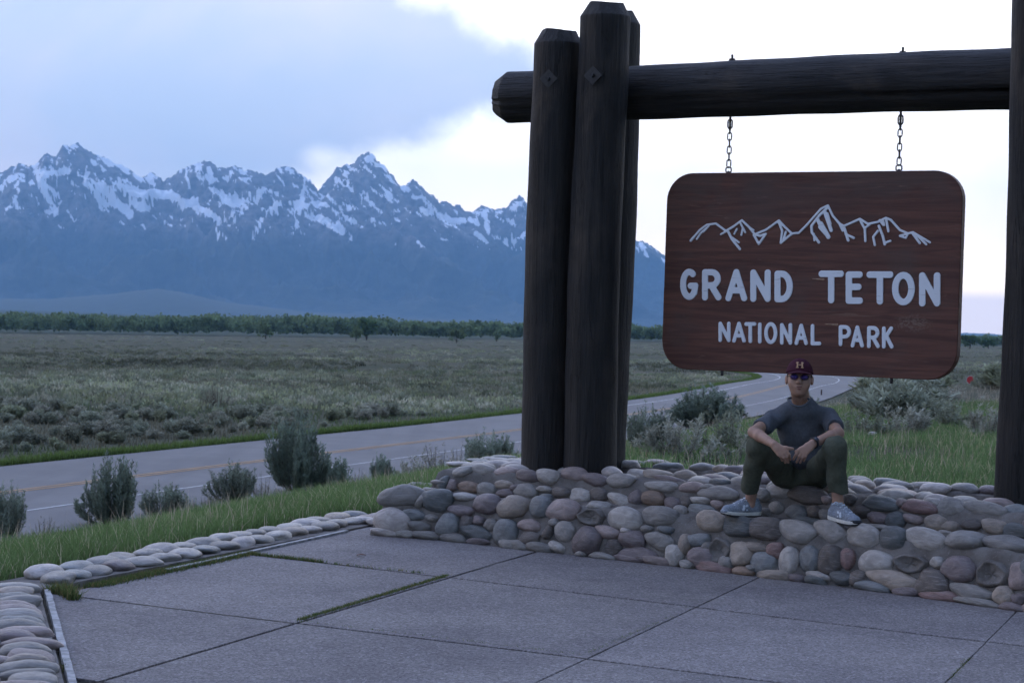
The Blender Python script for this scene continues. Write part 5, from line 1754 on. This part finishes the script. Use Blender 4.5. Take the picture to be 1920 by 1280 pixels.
TG = (.040, .060, .028)
tree('cottonwood_tree', 687, 638, 44, 42, 'tallest round-headed tree standing alone before the tree belt', TG, 900)
tree('cottonwood_tree', 667, 640, 30, 24, 'smaller tree leaning against the tallest lone tree', (.062, .086, .044), 300)
tree('cottonwood_tree', 498, 636, 33, 30, 'thin vase-shaped tree in front of the tree belt, below the first saddle', (.058, .078, .042), 300)
tree('cottonwood_tree', 856, 643, 27, 34, 'low dark bushy tree in front of the belt, nearest the log posts but one', (.054, .074, .040), 360)
tree('cottonwood_tree', 931, 642, 24, 14, 'slim tree in front of the belt nearest the log posts', (.056, .076, .040), 240)
tree('cottonwood_tree', 1818, 653, 28, 34, 'dark tree on the horizon directly beside the sign edge', (.036, .056, .028), 320, 1150)
tree('cottonwood_tree', 1853, 653, 27, 38, 'dark tree on the horizon nearest the frame-edge post', (.036, .056, .028), 320, 1150)
rngT = np.random.default_rng(77)
CC = []; UUq = []; WWq = []; KK = []
for i in range(2400):
    u = rngT.uniform(-.36, .36); Y = rngT.uniform(1640, 1960)
    if u > .19: Y = rngT.uniform(1900, 2300)
    X = u * Y; h = rngT.uniform(13, 17) * (1.0 if u < .12 else .75) * (1.05 - u * .5); h *= .72 + .62 * float(fbm(u * 55 + 3, 1.5, 3)); wd = h * rngT.uniform(.7, 1.15)
    g = rngT.choice(3)
    base = [(.064, .088, .046), (.054, .076, .042), (.074, .098, .050)][g]
    c, uu, ww, kk = crown_quads(X, Y, float(terr(X, Y)), h, wd, 95, 0.95, rngT, base, 5)
    CC.append(c); UUq.append(uu); WWq.append(ww); KK.append(kk)
V, Fq = quads_from(np.concatenate(CC), np.concatenate(UUq), np.concatenate(WWq))
o = link('treeline', np_mesh('treeline', V, Fq, None, False, np.concatenate(KK)), M['treeleaf'])
tag(o, 'long belt of green cottonwoods along the river bottom', None, None, 'stuff')
# ================================================================== the seated person
def capcyl(f, a, b, ra, rb, k=0.0):
    """cone frustum with flat ends"""
    a = np.array(a, float); b = np.array(b, float); R = max(ra, rb) + k + 3 * f.h + 0.02
    sl, (X, Y, Z) = f.win(np.minimum(a, b) - R, np.maximum(a, b) + R)
    ab = b - a; L = np.linalg.norm(ab); ab = ab / L
    t = (X - a[0]) * ab[0] + (Y - a[1]) * ab[1] + (Z - a[2]) * ab[2]
    dx = X - a[0] - t * ab[0]; dy = Y - a[1] - t * ab[1]; dz = Z - a[2] - t * ab[2]
    rad_ = np.sqrt(dx * dx + dy * dy + dz * dz) - (ra + (rb - ra) * np.clip(t / L, 0, 1))
    f.put(sl, np.maximum(rad_, np.maximum(-t, t - L)), k)


def wrinkle(f, amp, fr, seed):
    rs = random.Random(seed)
    _, (X, Y, Z) = f.win(f.lo, f.lo + f.h * f.n)
    s = 0
    for i in range(5):
        kx, ky, kz = [rs.uniform(-1, 1) * fr * (1 + .6 * i) for _ in range(3)]
        s = s + np.sin(kx * X + ky * Y + kz * Z * 0.6 + rs.uniform(0, 6) + 1.5 * np.sin(fr * 0.4 * (X - Z) + i)) / (1 + .5 * i)
    sh = f.v.shape
    s = s[:sh[0], :sh[1], :sh[2]] if s.shape != sh else s
    m_ = np.abs(f.v) < 0.06
    f.v = np.where(m_, f.v + amp * s.astype(np.float32), f.v)


M['skin'] = mat_simple('skin', (.32, .185, .125), 0.55, 0.10, 25, 0.1, 0.002, 0.4, {'Subsurface Weight': 0.08, 'Subsurface Radius': (0.02, 0.008, 0.004)})
M['lip'] = mat_simple('lip', (.17, .065, .055), 0.5, 0.1, 25)
M['hairm'] = mat_simple('black_hair', (.012, .010, .009), 0.5, 0.3, 120, 0.5, 0.003)
M['tee'] = mat_simple('grey_jersey', (.080, .086, .096), 0.9, 0.12, 60, 0.25, 0.002, 0.2)
M['trouser'] = mat_simple('dark_olive_cotton', (.066, .070, .048), 0.9, 0.15, 50, 0.25, 0.002, 0.2)
M['capm'] = mat_simple('maroon_twill', (.045, .008, .018), 0.85, 0.15, 80, 0.2, 0.001, 0.2)
M['gold'] = mat_simple('tan_felt_letter', (.42, .25, .14), 0.85, 0.1, 60)
M['mesh_grey'] = mat_simple('blue_grey_suede_mesh', (.20, .22, .25), 0.8, 0.25, 120, 0.3, 0.002)
M['shoe_pale'] = mat_simple('pale_overlay', (.52, .56, .60), 0.6, 0.1, 60)
M['sole'] = mat_simple('cream_rubber', (.52, .50, .44), 0.7, 0.12, 50)
M['outsole'] = mat_simple('black_rubber', (.02, .02, .022), 0.7, 0.2, 50)
M['rubber'] = mat_simple('black_strap', (.015, .015, .016), 0.5, 0.1, 40)
M['glassd'] = mat_simple('watch_glass', (.02, .02, .03), 0.1, 0.05, 10, 0.0, 0.001, 0.6)
M['eyew'] = mat_simple('eye', (.05, .035, .03), 0.3, 0.05, 10, 0, 0.001, 0.5)
m, t = material('blue_coated_lens')
lg = t.n('ShaderNodeBsdfPrincipled', ins={'Base Color': (.055, .035, .22), 'Roughness': .15, 'Metallic': .3})  # the coating's blue-violet reflection is put into the base colour
lt_ = t.n('ShaderNodeBsdfTransparent', ins={0: (.75, .72, .85)})
lm = t.n('ShaderNodeMixShader', ins={0: .50, 1: lt_.outputs[0], 2: lg.outputs[0]})
t.n('ShaderNodeOutputMaterial', ins={0: lm.outputs[0]})
M['lens'] = m

seat = at(1503, 922, 13.0)
per = empty('person', (float(seat[0]), float(seat[1]), 0.52))
tag(per, 'person in dark red cap, grey T-shirt and dark trousers seated on the stone base', 'person')
PO = np.array(per.location)


def pobj(name, me, mat, parent=None):
    o = link(name, me, mat, per if parent is None else parent)
    if parent is None: o.location = -Vector(PO)
    return o


hipC = at(1503, 897, 13.03); chest = at(1504, 805, 12.95); neckb = at(1503, 757, 12.88); waist = at(1503, 862, 13.0)
hipR, hipL = at(1482, 900, 13.0), at(1525, 900, 13.0)
kneeR, kneeL = at(1421, 838, 12.64), at(1566, 840, 12.42)
ankR, ankL = at(1407, 938, 12.86), at(1571, 944, 12.46)
shR, shL = at(1448, 786, 12.91), at(1554, 785, 12.89)
elR, elL = at(1413, 810, 12.62), at(1572, 812, 12.60)
wrR, wrL = at(1451, 833, 12.42), at(1524, 831, 12.42)
HC = at(1499, 706, 12.76)
HF = np.array([-0.145, -0.985, 0.06]); HF /= np.linalg.norm(HF)
HR = np.cross(HF, (0, 0, 1.0)); HR /= np.linalg.norm(HR)
if HR[0] < 0: HR = -HR
HU = np.cross(HR, HF); HU *= np.sign(HU[2])
HM = np.stack([HR, HF, HU], 1)


def hd(r, f_, u): return HC + HR * r + HF * f_ + HU * u


B = Field((1.46, 12.20, 0.40), (2.32, 13.22, 1.46), 0.004)
B.cone(hipC, chest, .120, .135, flat=(HF, .68)); B.cone(chest, neckb, .125, .06, .04, flat=(HF, .7))
B.cone(shR, neckb, .046, .05, .03); B.cone(shL, neckb, .046, .05, .03)
B.cone(neckb, hd(0, -.012, -.075), .062, .059, .02)
# head
B.ell(hd(0, -.012, .012), (.079, .097, .104), .02, M=HM)
B.ell(hd(0, .030, -.055), (.065, .062, .070), .03, M=HM)
B.ell(hd(0, .048, -.105), (.030, .036, .024), .03, M=HM)
B.ell(hd(-.044, .046, -.045), (.027, .026, .030), .02, M=HM); B.ell(hd(.044, .046, -.045), (.026, .026, .028), .02, M=HM)
B.ell(hd(0, .078, .022), (.056, .016, .012), .02, M=HM)
B.ell(hd(-.032, .090, -.002), (.017, .014, .010), .012, op='sub', M=HM); B.ell(hd(.032, .090, -.002), (.017, .014, .010), .012, op='sub', M=HM)
B.cone(hd(0, .084, .004), hd(0, .112, -.036), .008, .013, .012)
B.ell(hd(-.013, .098, -.042), (.010, .010, .008), .008, M=HM); B.ell(hd(.013, .098, -.042), (.010, .010, .008), .008, M=HM)
B.ell(hd(0, .080, -.072), (.030, .014, .014), .012, M=HM)
B.ell(hd(0, .100, -.0745), (.022, .010, .0022), .004, op='sub', M=HM)
for s in (-1, 1):
    B.ell(hd(s * .083, -.012, -.022), (.013, .020, .032), .008, M=HM)
    B.ell(hd(s * .093, -.004, -.020), (.006, .010, .018), .005, op='sub', M=HM)
# arms
for sh, el_, wr in ((shR, elR, wrR), (shL, elL, wrL)):
    B.cone(sh, el_, .046, .037, .015)
    mid = el_ + (wr - el_) * .3
    B.cone(el_, mid, .036, .038, .015); B.cone(mid, wr, .038, .025, .012)
# hands
def hand(wr, kn, mids, tips, thumb, lat):
    kc = sum(kn) / 4
    nrm = np.cross(lat, kc - wr); nrm /= np.linalg.norm(nrm)
    B.cone(wr, wr + (kc - wr) * .35, .026, .031, .012, flat=(nrm, .66))
    for q in kn: B.cone(wr + (q - wr) * .35, q, .019, .0125, .012, flat=(nrm, .85))
    for q, m_, t_, r_ in zip(kn, mids, tips, (.0095, .0100, .0096, .0084)):
        B.cone(q, m_, r_ * 1.12, r_, .003); B.cone(m_, t_, r_, r_ * .82, .003)
    B.chain(thumb, (.017, .0125, .0095), .008)


def fing(k, tip, Y0, bow):
    """knuckle, middle joint and tip"""
    a = at(k[0], k[1], Y0); c = at(tip[0], tip[1], Y0 + .03)
    m_ = (a + c) / 2 + np.array([0, -bow, 0.006])
    return a, m_, c


knR = [(1475, 845), (1471, 849), (1465.5, 851.5), (1460, 852)]; tpR = [(1482, 861), (1478, 866.5), (1472.5, 867), (1466.5, 863)]
knL = [(1496, 844.5), (1501, 848.5), (1506.5, 850.5), (1512, 850)]; tpL = [(1487.5, 861), (1494, 866), (1500.5, 867), (1507, 864)]
FR = [fing(a, b, 12.385, .020) for a, b in zip(knR, tpR)]; FL = [fing(a, b, 12.385, .020) for a, b in zip(knL, tpL)]
hand(wrR, [q[0] for q in FR], [q[1] for q in FR], [q[2] for q in FR], [at(1461, 839, 12.41), at(1474, 839.5, 12.39), at(1486, 841, 12.385)], FR[0][0] - FR[3][0])
hand(wrL, [q[0] for q in FL], [q[1] for q in FL], [q[2] for q in FL], [at(1513, 838, 12.41), at(1502, 841, 12.40), at(1492, 846, 12.40)], FL[0][0] - FL[3][0])
# legs inside the trousers down to the ankles
for h_, k_, a_ in ((hipR, kneeR, ankR), (hipL, kneeL, ankL)):
    B.cone(h_, k_, .070, .050, .02); B.cone(k_, a_, .048, .036, .02); B.cone(a_, a_ - (0, 0, .03), .037, .040, .01)
pobj('body', B.mesh('body'), M['skin'])

# T-shirt
S = Field((1.46, 12.45, 0.52), (2.34, 13.25, 1.30), 0.006)
S.cone(waist, chest, .128, .150, flat=(HF, .70)); S.cone(chest, neckb - (0, 0, .04), .150, .09, .05, flat=(HF, .70))
S.cone(shR, neckb - (0, 0, .026), .058, .072, .035); S.cone(shL, neckb - (0, 0, .026), .058, .072, .035)
S.ell(at(1503, 862, 12.95), (.150, .11, .06), .05)
for sh, el_ in ((shR, elR), (shL, elL)):
    e_ = sh + (el_ - sh) * .66
    capcyl(S, sh - (el_ - sh) * .02, e_, .060, .062, .025)
wrinkle(S, .0050, 30, 3)
S.ell(hd(0, .022, -.145), (.066, .078, .066), .006, op='sub', M=HM)
pobj('t_shirt', S.mesh('t_shirt'), M['tee'])
C_ = Field(hd(-.13, .13, -.30) - .06, hd(.13, -.13, -.05) + .06, 0.005)
th = np.linspace(0, 6.2832, 30)
ring = [hd(.070 * math.cos(a), -.004 + .072 * math.sin(a), -.150 - .050 * max(0, math.sin(a)) ** 1.3 + .014 * max(0, -math.sin(a))) for a in th]
C_.chain(ring, [.0075] * 30)
pobj('collar', C_.mesh('collar'), M['tee'])

# trousers
T_ = Field((1.46, 12.15, 0.44), (2.34, 13.30, 1.05), 0.006)
T_.ell(hipC - (0, -.02, .005), (.185, .150, .112)); T_.cone(hipC, waist, .15, .155, .05, flat=(HF, .75))
for h_, k_, hem, a_ in ((hipR, kneeR, at(1406.5, 915, 12.83), ankR), (hipL, kneeL, at(1571, 923, 12.455), ankL)):
    T_.cone(h_, k_, .100, .072, .05)
    k2 = k_ + (hem - k_) * .10
    T_.cone(k_, k2, .072, .070, .03)
    capcyl(T_, k2, hem, .069, .062, .02)
wrinkle(T_, .0046, 26, 8)
pobj('trousers', T_.mesh('trousers'), M['trouser'])

# cap
K_ = Field(HC - .20, HC + .20, 0.0035)
K_.ell(hd(0, -.010, .018), (.0905, .110, .106), M=HM)
_, (X, Y, Z) = K_.win(K_.lo, K_.lo + K_.h * K_.n)
du = (X - HC[0]) * HU[0] + (Y - HC[1]) * HU[1] + (Z - HC[2]) * HU[2]
dfw = (X - HC[0]) * HF[0] + (Y - HC[1]) * HF[1] + (Z - HC[2]) * HF[2]
pl = -(du - .022 - .10 * dfw)
K_.v = np.maximum(K_.v, pl[:K_.n[0], :K_.n[1], :K_.n[2]].astype(np.float32))
cap_o = pobj('cap', K_.mesh('cap'), M['capm'])
K_ = Field(HC - .24, HC + .24, 0.0035)
bu = HU * .985 + HF * .17; bu /= np.linalg.norm(bu); bf = np.cross(bu, HR); bf *= np.sign(bf @ HF)
K_.ell(hd(0, .080, .030), (.076, .082, .0052), M=np.stack([HR, bf, bu], 1))
_, (X, Y, Z) = K_.win(K_.lo, K_.lo + K_.h * K_.n)
dr = (X - HC[0]) * HR[0] + (Y - HC[1]) * HR[1] + (Z - HC[2]) * HR[2]
fv = K_.v
# the brim curves down at its sides
K2 = Field(HC - .24, HC + .24, 0.0035)
c0 = hd(0, .078, .034)
rx = (X - c0[0]) * HR[0] + (Y - c0[1]) * HR[1] + (Z - c0[2]) * HR[2]
ry = (X - c0[0]) * bf[0] + (Y - c0[1]) * bf[1] + (Z - c0[2]) * bf[2]
rz = (X - c0[0]) * bu[0] + (Y - c0[1]) * bu[1] + (Z - c0[2]) * bu[2]
rz = rz + 3.2 * rx ** 2
pd = (np.sqrt((rx / .078) ** 2 + (ry / .080) ** 2) - 1) * .078
K2.v = np.maximum(np.maximum(pd, np.abs(rz) - .0042), -(ry + .055)).astype(np.float32)
pobj('brim', K2.mesh('brim'), M['capm'], None)
bk = K_ = Field(HC - .14, HC + .14, 0.004)
K_.ell(hd(0, -.018, .010), (.0835, .100, .104), M=HM)
_, (X, Y, Z) = K_.win(K_.lo, K_.lo + K_.h * K_.n)
du = (X - HC[0]) * HU[0] + (Y - HC[1]) * HU[1] + (Z - HC[2]) * HU[2]
dfw = (X - HC[0]) * HF[0] + (Y - HC[1]) * HF[1] + (Z - HC[2]) * HF[2]
K_.v = np.maximum(K_.v, np.maximum(dfw - .022 - .5 * (du - .02), -(du + .035 + .3 * dfw))).astype(np.float32)
pobj('hair', K_.mesh('hair'), M['hairm'])
# letter on the cap: serifed H
hs_ = [(-.016, -.020, -.016, .020), (.016, -.020, .016, .020), (-.016, 0, .016, 0), (-.022, .020, -.010, .020), (.010, .020, .022, .020), (-.022, -.020, -.010, -.020), (.010, -.020, .022, -.020)]
cap_c = hd(0, -.010, .018); uel = .56
pn = HF * .110 * math.cos(uel) + HU * .106 * math.sin(uel)
nn_ = HF * math.cos(uel) / .110 + HU * math.sin(uel) / .106; nn_ /= np.linalg.norm(nn_)
tu = np.cross(HR, nn_); tu *= np.sign(tu @ HU)
Lf = Field((-.035, -.02, -.035), (.035, .02, .035), .0022)
_, (X, Y, Z) = Lf.win(Lf.lo, Lf.lo + Lf.h * Lf.n)
d = np.full((X.shape[0], 1, Z.shape[2]), 1.0)
for x0, z0, x1, z1 in hs_:
    dx, dz = x1 - x0, z1 - z0; L2 = dx * dx + dz * dz
    tq = np.clip(((X - x0) * dx + (Z - z0) * dz) / L2, 0, 1)
    d = np.minimum(d, np.hypot(X - x0 - tq * dx, Z - z0 - tq * dz) - (.0048 if abs(dx) < 1e-6 else .0036))
bend = Y - 4.6 * X ** 2 - 4.0 * Z ** 2          # follows the crown's curve
Lf.v = np.maximum(d + 0 * Y, np.abs(bend) - .004).astype(np.float32)[:Lf.n[0], :Lf.n[1], :Lf.n[2]]
em_ = link('cap_letter_h', Lf.mesh('cap_letter_h'), M['gold'], cap_o)
pc = cap_c + pn + nn_ * .001
em_.matrix_basis = Matrix(((HR[0], -nn_[0], tu[0], pc[0]), (HR[1], -nn_[1], tu[1], pc[1]), (HR[2], -nn_[2], tu[2], pc[2]), (0, 0, 0, 1)))

# face details
for s in (-1, 1):
    e_ = Field(hd(s * .032, .074, -.002) - .03, hd(s * .032, .074, -.002) + .03, .003)
    e_.ell(hd(s * .032, .074, -.002), (.012, .009, .007), M=HM); pobj('eye', e_.mesh('eye'), M['eyew'])
    e_ = Field(hd(s * .032, .083, .016) - .04, hd(s * .032, .083, .016) + .04, .003)
    e_.chain([hd(s * .014, .090, .014), hd(s * .032, .089, .019), hd(s * .050, .078, .014)], (.003, .0034, .0025)); pobj('eyebrow', e_.mesh('eyebrow'), M['hairm'])
e_ = Field(hd(0, .09, -.075) - .05, hd(0, .09, -.075) + .05, .003)
e_.chain([hd(-.030, .080, -.075), hd(-.012, .0925, -.0705), hd(0, .0935, -.072), hd(.012, .0925, -.0705), hd(.030, .080, -.075)], (.0028, .0036, .0034, .0036, .0028), .003)
e_.chain([hd(-.024, .082, -.081), hd(0, .0925, -.0855), hd(.024, .082, -.081)], (.003, .0048, .003), .003)
pobj('lips', e_.mesh('lips'), M['lip'])
# glasses: rims, bridge and temples, with coated lenses
G = Field(HC - .13, HC + .13, .0028)
for s in (-1, 1):
    rim = [hd(s * .034 + .0265 * math.cos(a), .110 - .006 * abs(math.cos(a)), -.006 + .0195 * math.sin(a)) for a in np.linspace(0, 6.2832, 22)]
    G.chain(rim, [.0022] * 22)
    G.cone(hd(s * .060, .103, .002), hd(s * .083, .0, .000), .0024, .0024)
G.cone(hd(-.009, .111, -.001), hd(.009, .111, -.001), .0022, .0022)
gl = pobj('glasses', G.mesh('glasses'), M['metal'])
for s in (-1, 1):
    V = [hd(s * .034, .1085, -.006)] + [hd(s * .034 + .0255 * math.cos(a), .1068 - .005 * abs(math.cos(a)), -.006 + .0185 * math.sin(a)) for a in np.linspace(0, 6.2832, 24, endpoint=False)]
    V += [v - HF * .002 for v in V]
    F = [(0, 1 + k, 1 + (k + 1) % 24) for k in range(24)] + [(25, 26 + (k + 1) % 24, 26 + k) for k in range(24)] + [(1 + k, 26 + k, 26 + (k + 1) % 24, 1 + (k + 1) % 24) for k in range(24)]
    link('lens', py_mesh('lens', V, F, True), M['lens'], gl)
# watch
wd_ = (wrL - elL) / np.linalg.norm(wrL - elL)
wc = wrL - wd_ * .012
W_ = Field(wc - .07, wc + .07, .003)
a1 = np.cross(wd_, (0, 0, 1.0)); a1 /= np.linalg.norm(a1); a2 = np.cross(wd_, a1)
ringw = [wc + (a1 * math.cos(q) + a2 * math.sin(q)) * .0315 for q in np.linspace(0, 6.2832, 24)]
W_.chain(ringw, [.0075] * 24)
wt = pobj('watch_strap', W_.mesh('watch_strap'), M['rubber'])
fc = -HF * 0 + np.array([-.1, -.85, .5]); fc -= wd_ * (fc @ wd_); fc /= np.linalg.norm(fc); lt = np.cross(wd_, fc)
W_ = Field(wc - .08, wc + .08, .003)
W_.ell(wc + fc * .036, (.021, .021, .008), M=np.stack([wd_, lt, fc], 1)); link('watch_case', W_.mesh('watch_case'), M['metal'], wt)
W_ = Field(wc - .08, wc + .08, .003)
W_.ell(wc + fc * .0405, (.016, .016, .005), M=np.stack([wd_, lt, fc], 1)); link('watch_face', W_.mesh('watch_face'), M['glassd'], wt)


# shoes
def shoe(heel, toe, side):
    heel = np.array(heel); toe = np.array(toe); d = toe - heel; L = np.linalg.norm(d); x = d / L
    y = np.cross((0, 0, 1.0), x); y /= np.linalg.norm(y); z = np.cross(x, y)
    u = Field((-.03, -.08, -.02), (.33, .08, .17), .004)
    u.cone((.045, 0, .050), (.130, 0, .056), .041, .040, .02); u.cone((.130, 0, .056), (.245, 0, .036), .042, .036, .02)
    u.cone((.048, 0, .07), (.060, 0, .105), .037, .036, .02); u.cone((.075, 0, .10), (.16, 0, .075), .026, .030, .02)
    u.ell((.062, 0, .128), (.032, .024, .022), .006, op='sub')
    _, (X, Y, Z) = u.win(u.lo, u.lo + u.h * u.n)
    u.v = np.maximum(u.v, (.026 - Z + 0 * X + 0 * Y)).astype(np.float32)
    o = link('shoe', u.mesh('shoe'), M['mesh_grey'], per)
    p = heel - x * 0.0 - PO
    sc_ = L / .285
    o.matrix_basis = Matrix(((x[0] * sc_, y[0] * sc_, z[0] * sc_, p[0]), (x[1] * sc_, y[1] * sc_, z[1] * sc_, p[1]), (x[2] * sc_, y[2] * sc_, z[2] * sc_, p[2]), (0, 0, 0, 1)))
    def slab(name, z0, z1, grow, mat, rise):
        q = Field((-.03, -.08, -.03), (.34, .08, .08), .004)
        _, (X, Y, Z) = q.win(q.lo, q.lo + q.h * q.n)
        t_ = np.clip((X - .046) / .195, 0, 1)
        r_ = .0445 + grow + .004 * np.sin(3.14 * t_ * 1.9 + 3.6)
        pd = np.hypot(X - .046 - t_ * .195, Y) - r_
        up = rise * np.clip((X - .20) / .09, 0, 1) ** 2
        q.v = np.maximum(pd + 0 * Z, np.maximum(z0 + up - Z, Z - z1 - up - .010 * np.clip(1 - X / .12, 0, 1))).astype(np.float32)[:q.n[0], :q.n[1], :q.n[2]]
        link(name, q.mesh(name), mat, o)
    slab('midsole', .008, .030, .0, M['sole'], .012)
    slab('outsole', .000, .009, .001, M['outsole'], .014)
    lc = Field((.05, -.06, .05), (.25, .06, .15), .003)
    for i in range(5):
        xx = .098 + i * .024; zz = .131 - i * .0120
        lc.cone((xx, -.026, zz - .012), (xx + .010, .026, zz - .008), .0038, .0038); lc.cone((xx, .026, zz - .012), (xx + .010, -.026, zz - .008), .0038, .0038)
        lc.cone((xx + .005, -.012, zz + .001), (xx + .005, .012, zz + .001), .0040, .0040)
    lc.chain([(.092, 0, .128), (.080, .030, .135), (.074, .045, .118), (.090, .018, .126)], [.0034] * 4)
    lc.chain([(.092, 0, .128), (.080, -.028, .136), (.070, -.046, .120), (.090, -.018, .126)], [.0034] * 4)
    link('laces', lc.mesh('laces'), M['shoe_pale'], o)
    for s in (-1, 1):
        pt = Field((.10, s * .04 - .02, .03), (.18, s * .04 + .02, .10), .003)
        pt.cone((.125, s * .0425, .050), (.122, s * .040, .074), .010, .010, flat=((0, 1, 0), .35)); pt.cone((.148, s * .0425, .048), (.143, s * .040, .070), .010, .010, flat=((0, 1, 0), .35))
        pt.cone((.122, s * .041, .074), (.148, s * .043, .048), .009, .009, flat=((0, 1, 0), .35))
        link('side_patch', pt.mesh('side_patch'), M['shoe_pale'], o)
    tb = Field((.22, -.06, .01), (.31, .06, .08), .0035)
    tb.ell((.252, 0, .030), (.036, .041, .022))
    link('toe_cap', tb.mesh('toe_cap'), M['outsole' if side > 0 else 'mesh_grey'], o)


shoe(at(1427, 969, 12.89), at(1352, 966.5, 12.80), -1)
shoe(at(1554, 975, 12.50), at(1611, 988, 12.27), 1)
# ================================================================== small things by the road
def poly_plate(name, pts, th, mat, parent):
    bm = bmesh.new()
    a = [bm.verts.new((x, -th / 2, z)) for x, z in pts]; b = [bm.verts.new((x, th / 2, z)) for x, z in pts]
    bm.faces.new(a); bm.faces.new(b[::-1]); n = len(pts)
    for i in range(n): bm.faces.new((a[i], b[i], b[(i + 1) % n], a[(i + 1) % n]))
    bmesh.ops.recalc_face_normals(bm, faces=bm.faces)
    return link(name, bm_mesh(name, bm), mat, parent)


M['signred'] = mat_simple('red_reflective_sheet', (.55, .035, .04), 0.45, 0.06, 20)
M['signwhite'] = mat_simple('white_reflective_sheet', (.70, .70, .70), 0.5, 0.06, 20)
M['galv'] = mat_simple('galvanised_post', (.30, .31, .31), 0.5, 0.15, 20)
M['post_brown'] = mat_simple('brown_marker_post', (.09, .055, .045), 0.7, 0.2, 20)
rs_ = at(1820, 712, 182.0); gz = float(terr(rs_[0], rs_[1]))
e = empty('road_sign', (rs_[0], rs_[1], gz)); tag(e, 'small red octagonal road sign far off beyond the sagebrush', 'road sign')
zc = rs_[2] - gz
oct_ = lambda r: [(r * math.cos(math.radians(22.5 + 45 * k)), zc + r * math.sin(math.radians(22.5 + 45 * k))) for k in range(8)]
o = poly_plate('border', oct_(0.41), 0.004, M['signwhite'], e); o.location = (0, 0, 0)
o = poly_plate('panel', oct_(0.385), 0.004, M['signred'], e); o.location = (0, -0.006, 0)
o = poly_plate('sign_post', [(-.035, -.3), (.035, -.3), (.035, zc + .3), (-.035, zc + .3)], 0.04, M['galv'], e); o.location = (0, 0.03, 0)

mp = hit_terr(1540, 742)
e = empty('marker_post', tuple(mp)); tag(e, 'short brown marker post on the road edge beside the person\'s shoulder', 'marker post')
poly_plate('stake', [(-.06, -.2), (.06, -.2), (.06, 0.50), (-.06, 0.50)], 0.05, M['post_brown'], e)
poly_plate('cap', [(-.07, .50), (.07, .50), (.05, 0.58), (-.05, 0.58)], 0.06, M['post_brown'], e)

wp = hit_terr(1635, 828)
o = link('white_rock', stone_mesh(3, 'w'), None); o.location = (wp[0], wp[1], wp[2] + .12); o.scale = (.07, .05, .04)
tag(o, 'small whitish rock lying in the lawn behind the seated person', 'rock')
lp = onz(677, 1041, 0.006)
bm = bmesh.new(); vs = [bm.verts.new(p) for p in ((-.03, -.012, 0), (.0, -.02, .008), (.035, 0, .002), (.005, .018, .010), (-.025, .012, .004))]; bm.faces.new(vs)
g = bmesh.ops.extrude_face_region(bm, geom=bm.faces[:]); bmesh.ops.translate(bm, vec=(0, 0, .004), verts=[v for v in g['geom'] if isinstance(v, bmesh.types.BMVert)])
M['deadleaf'] = mat_simple('dead_leaf', (.11, .055, .04), 0.8, 0.2, 40)
o = link('fallen_leaf', bm_mesh('fallen_leaf', bm), M['deadleaf']); o.location = tuple(lp); tag(o, 'small dark red fallen leaf on the paving', 'leaf')

# ---- haze: the air between here and the range
bm = bmesh.new(); bmesh.ops.create_cube(bm, size=1.0)
bmesh.ops.scale(bm, vec=(68000, 68000, 2700), verts=bm.verts); bmesh.ops.translate(bm, vec=(0, 0, 1350 - 32), verts=bm.verts)
hz = link('haze', bm_mesh('haze', bm), None)
m, t = material('haze_air')
pv = t.n('ShaderNodeVolumePrincipled', ins={'Color': HAZE_COL, 'Density': HAZE_D, 'Anisotropy': 0.0})
t.n('ShaderNodeOutputMaterial', ins={1: pv.outputs[0]})
hz.data.materials.append(m)
tag(hz, 'thin blue evening haze filling the valley', None, None, 'stuff')
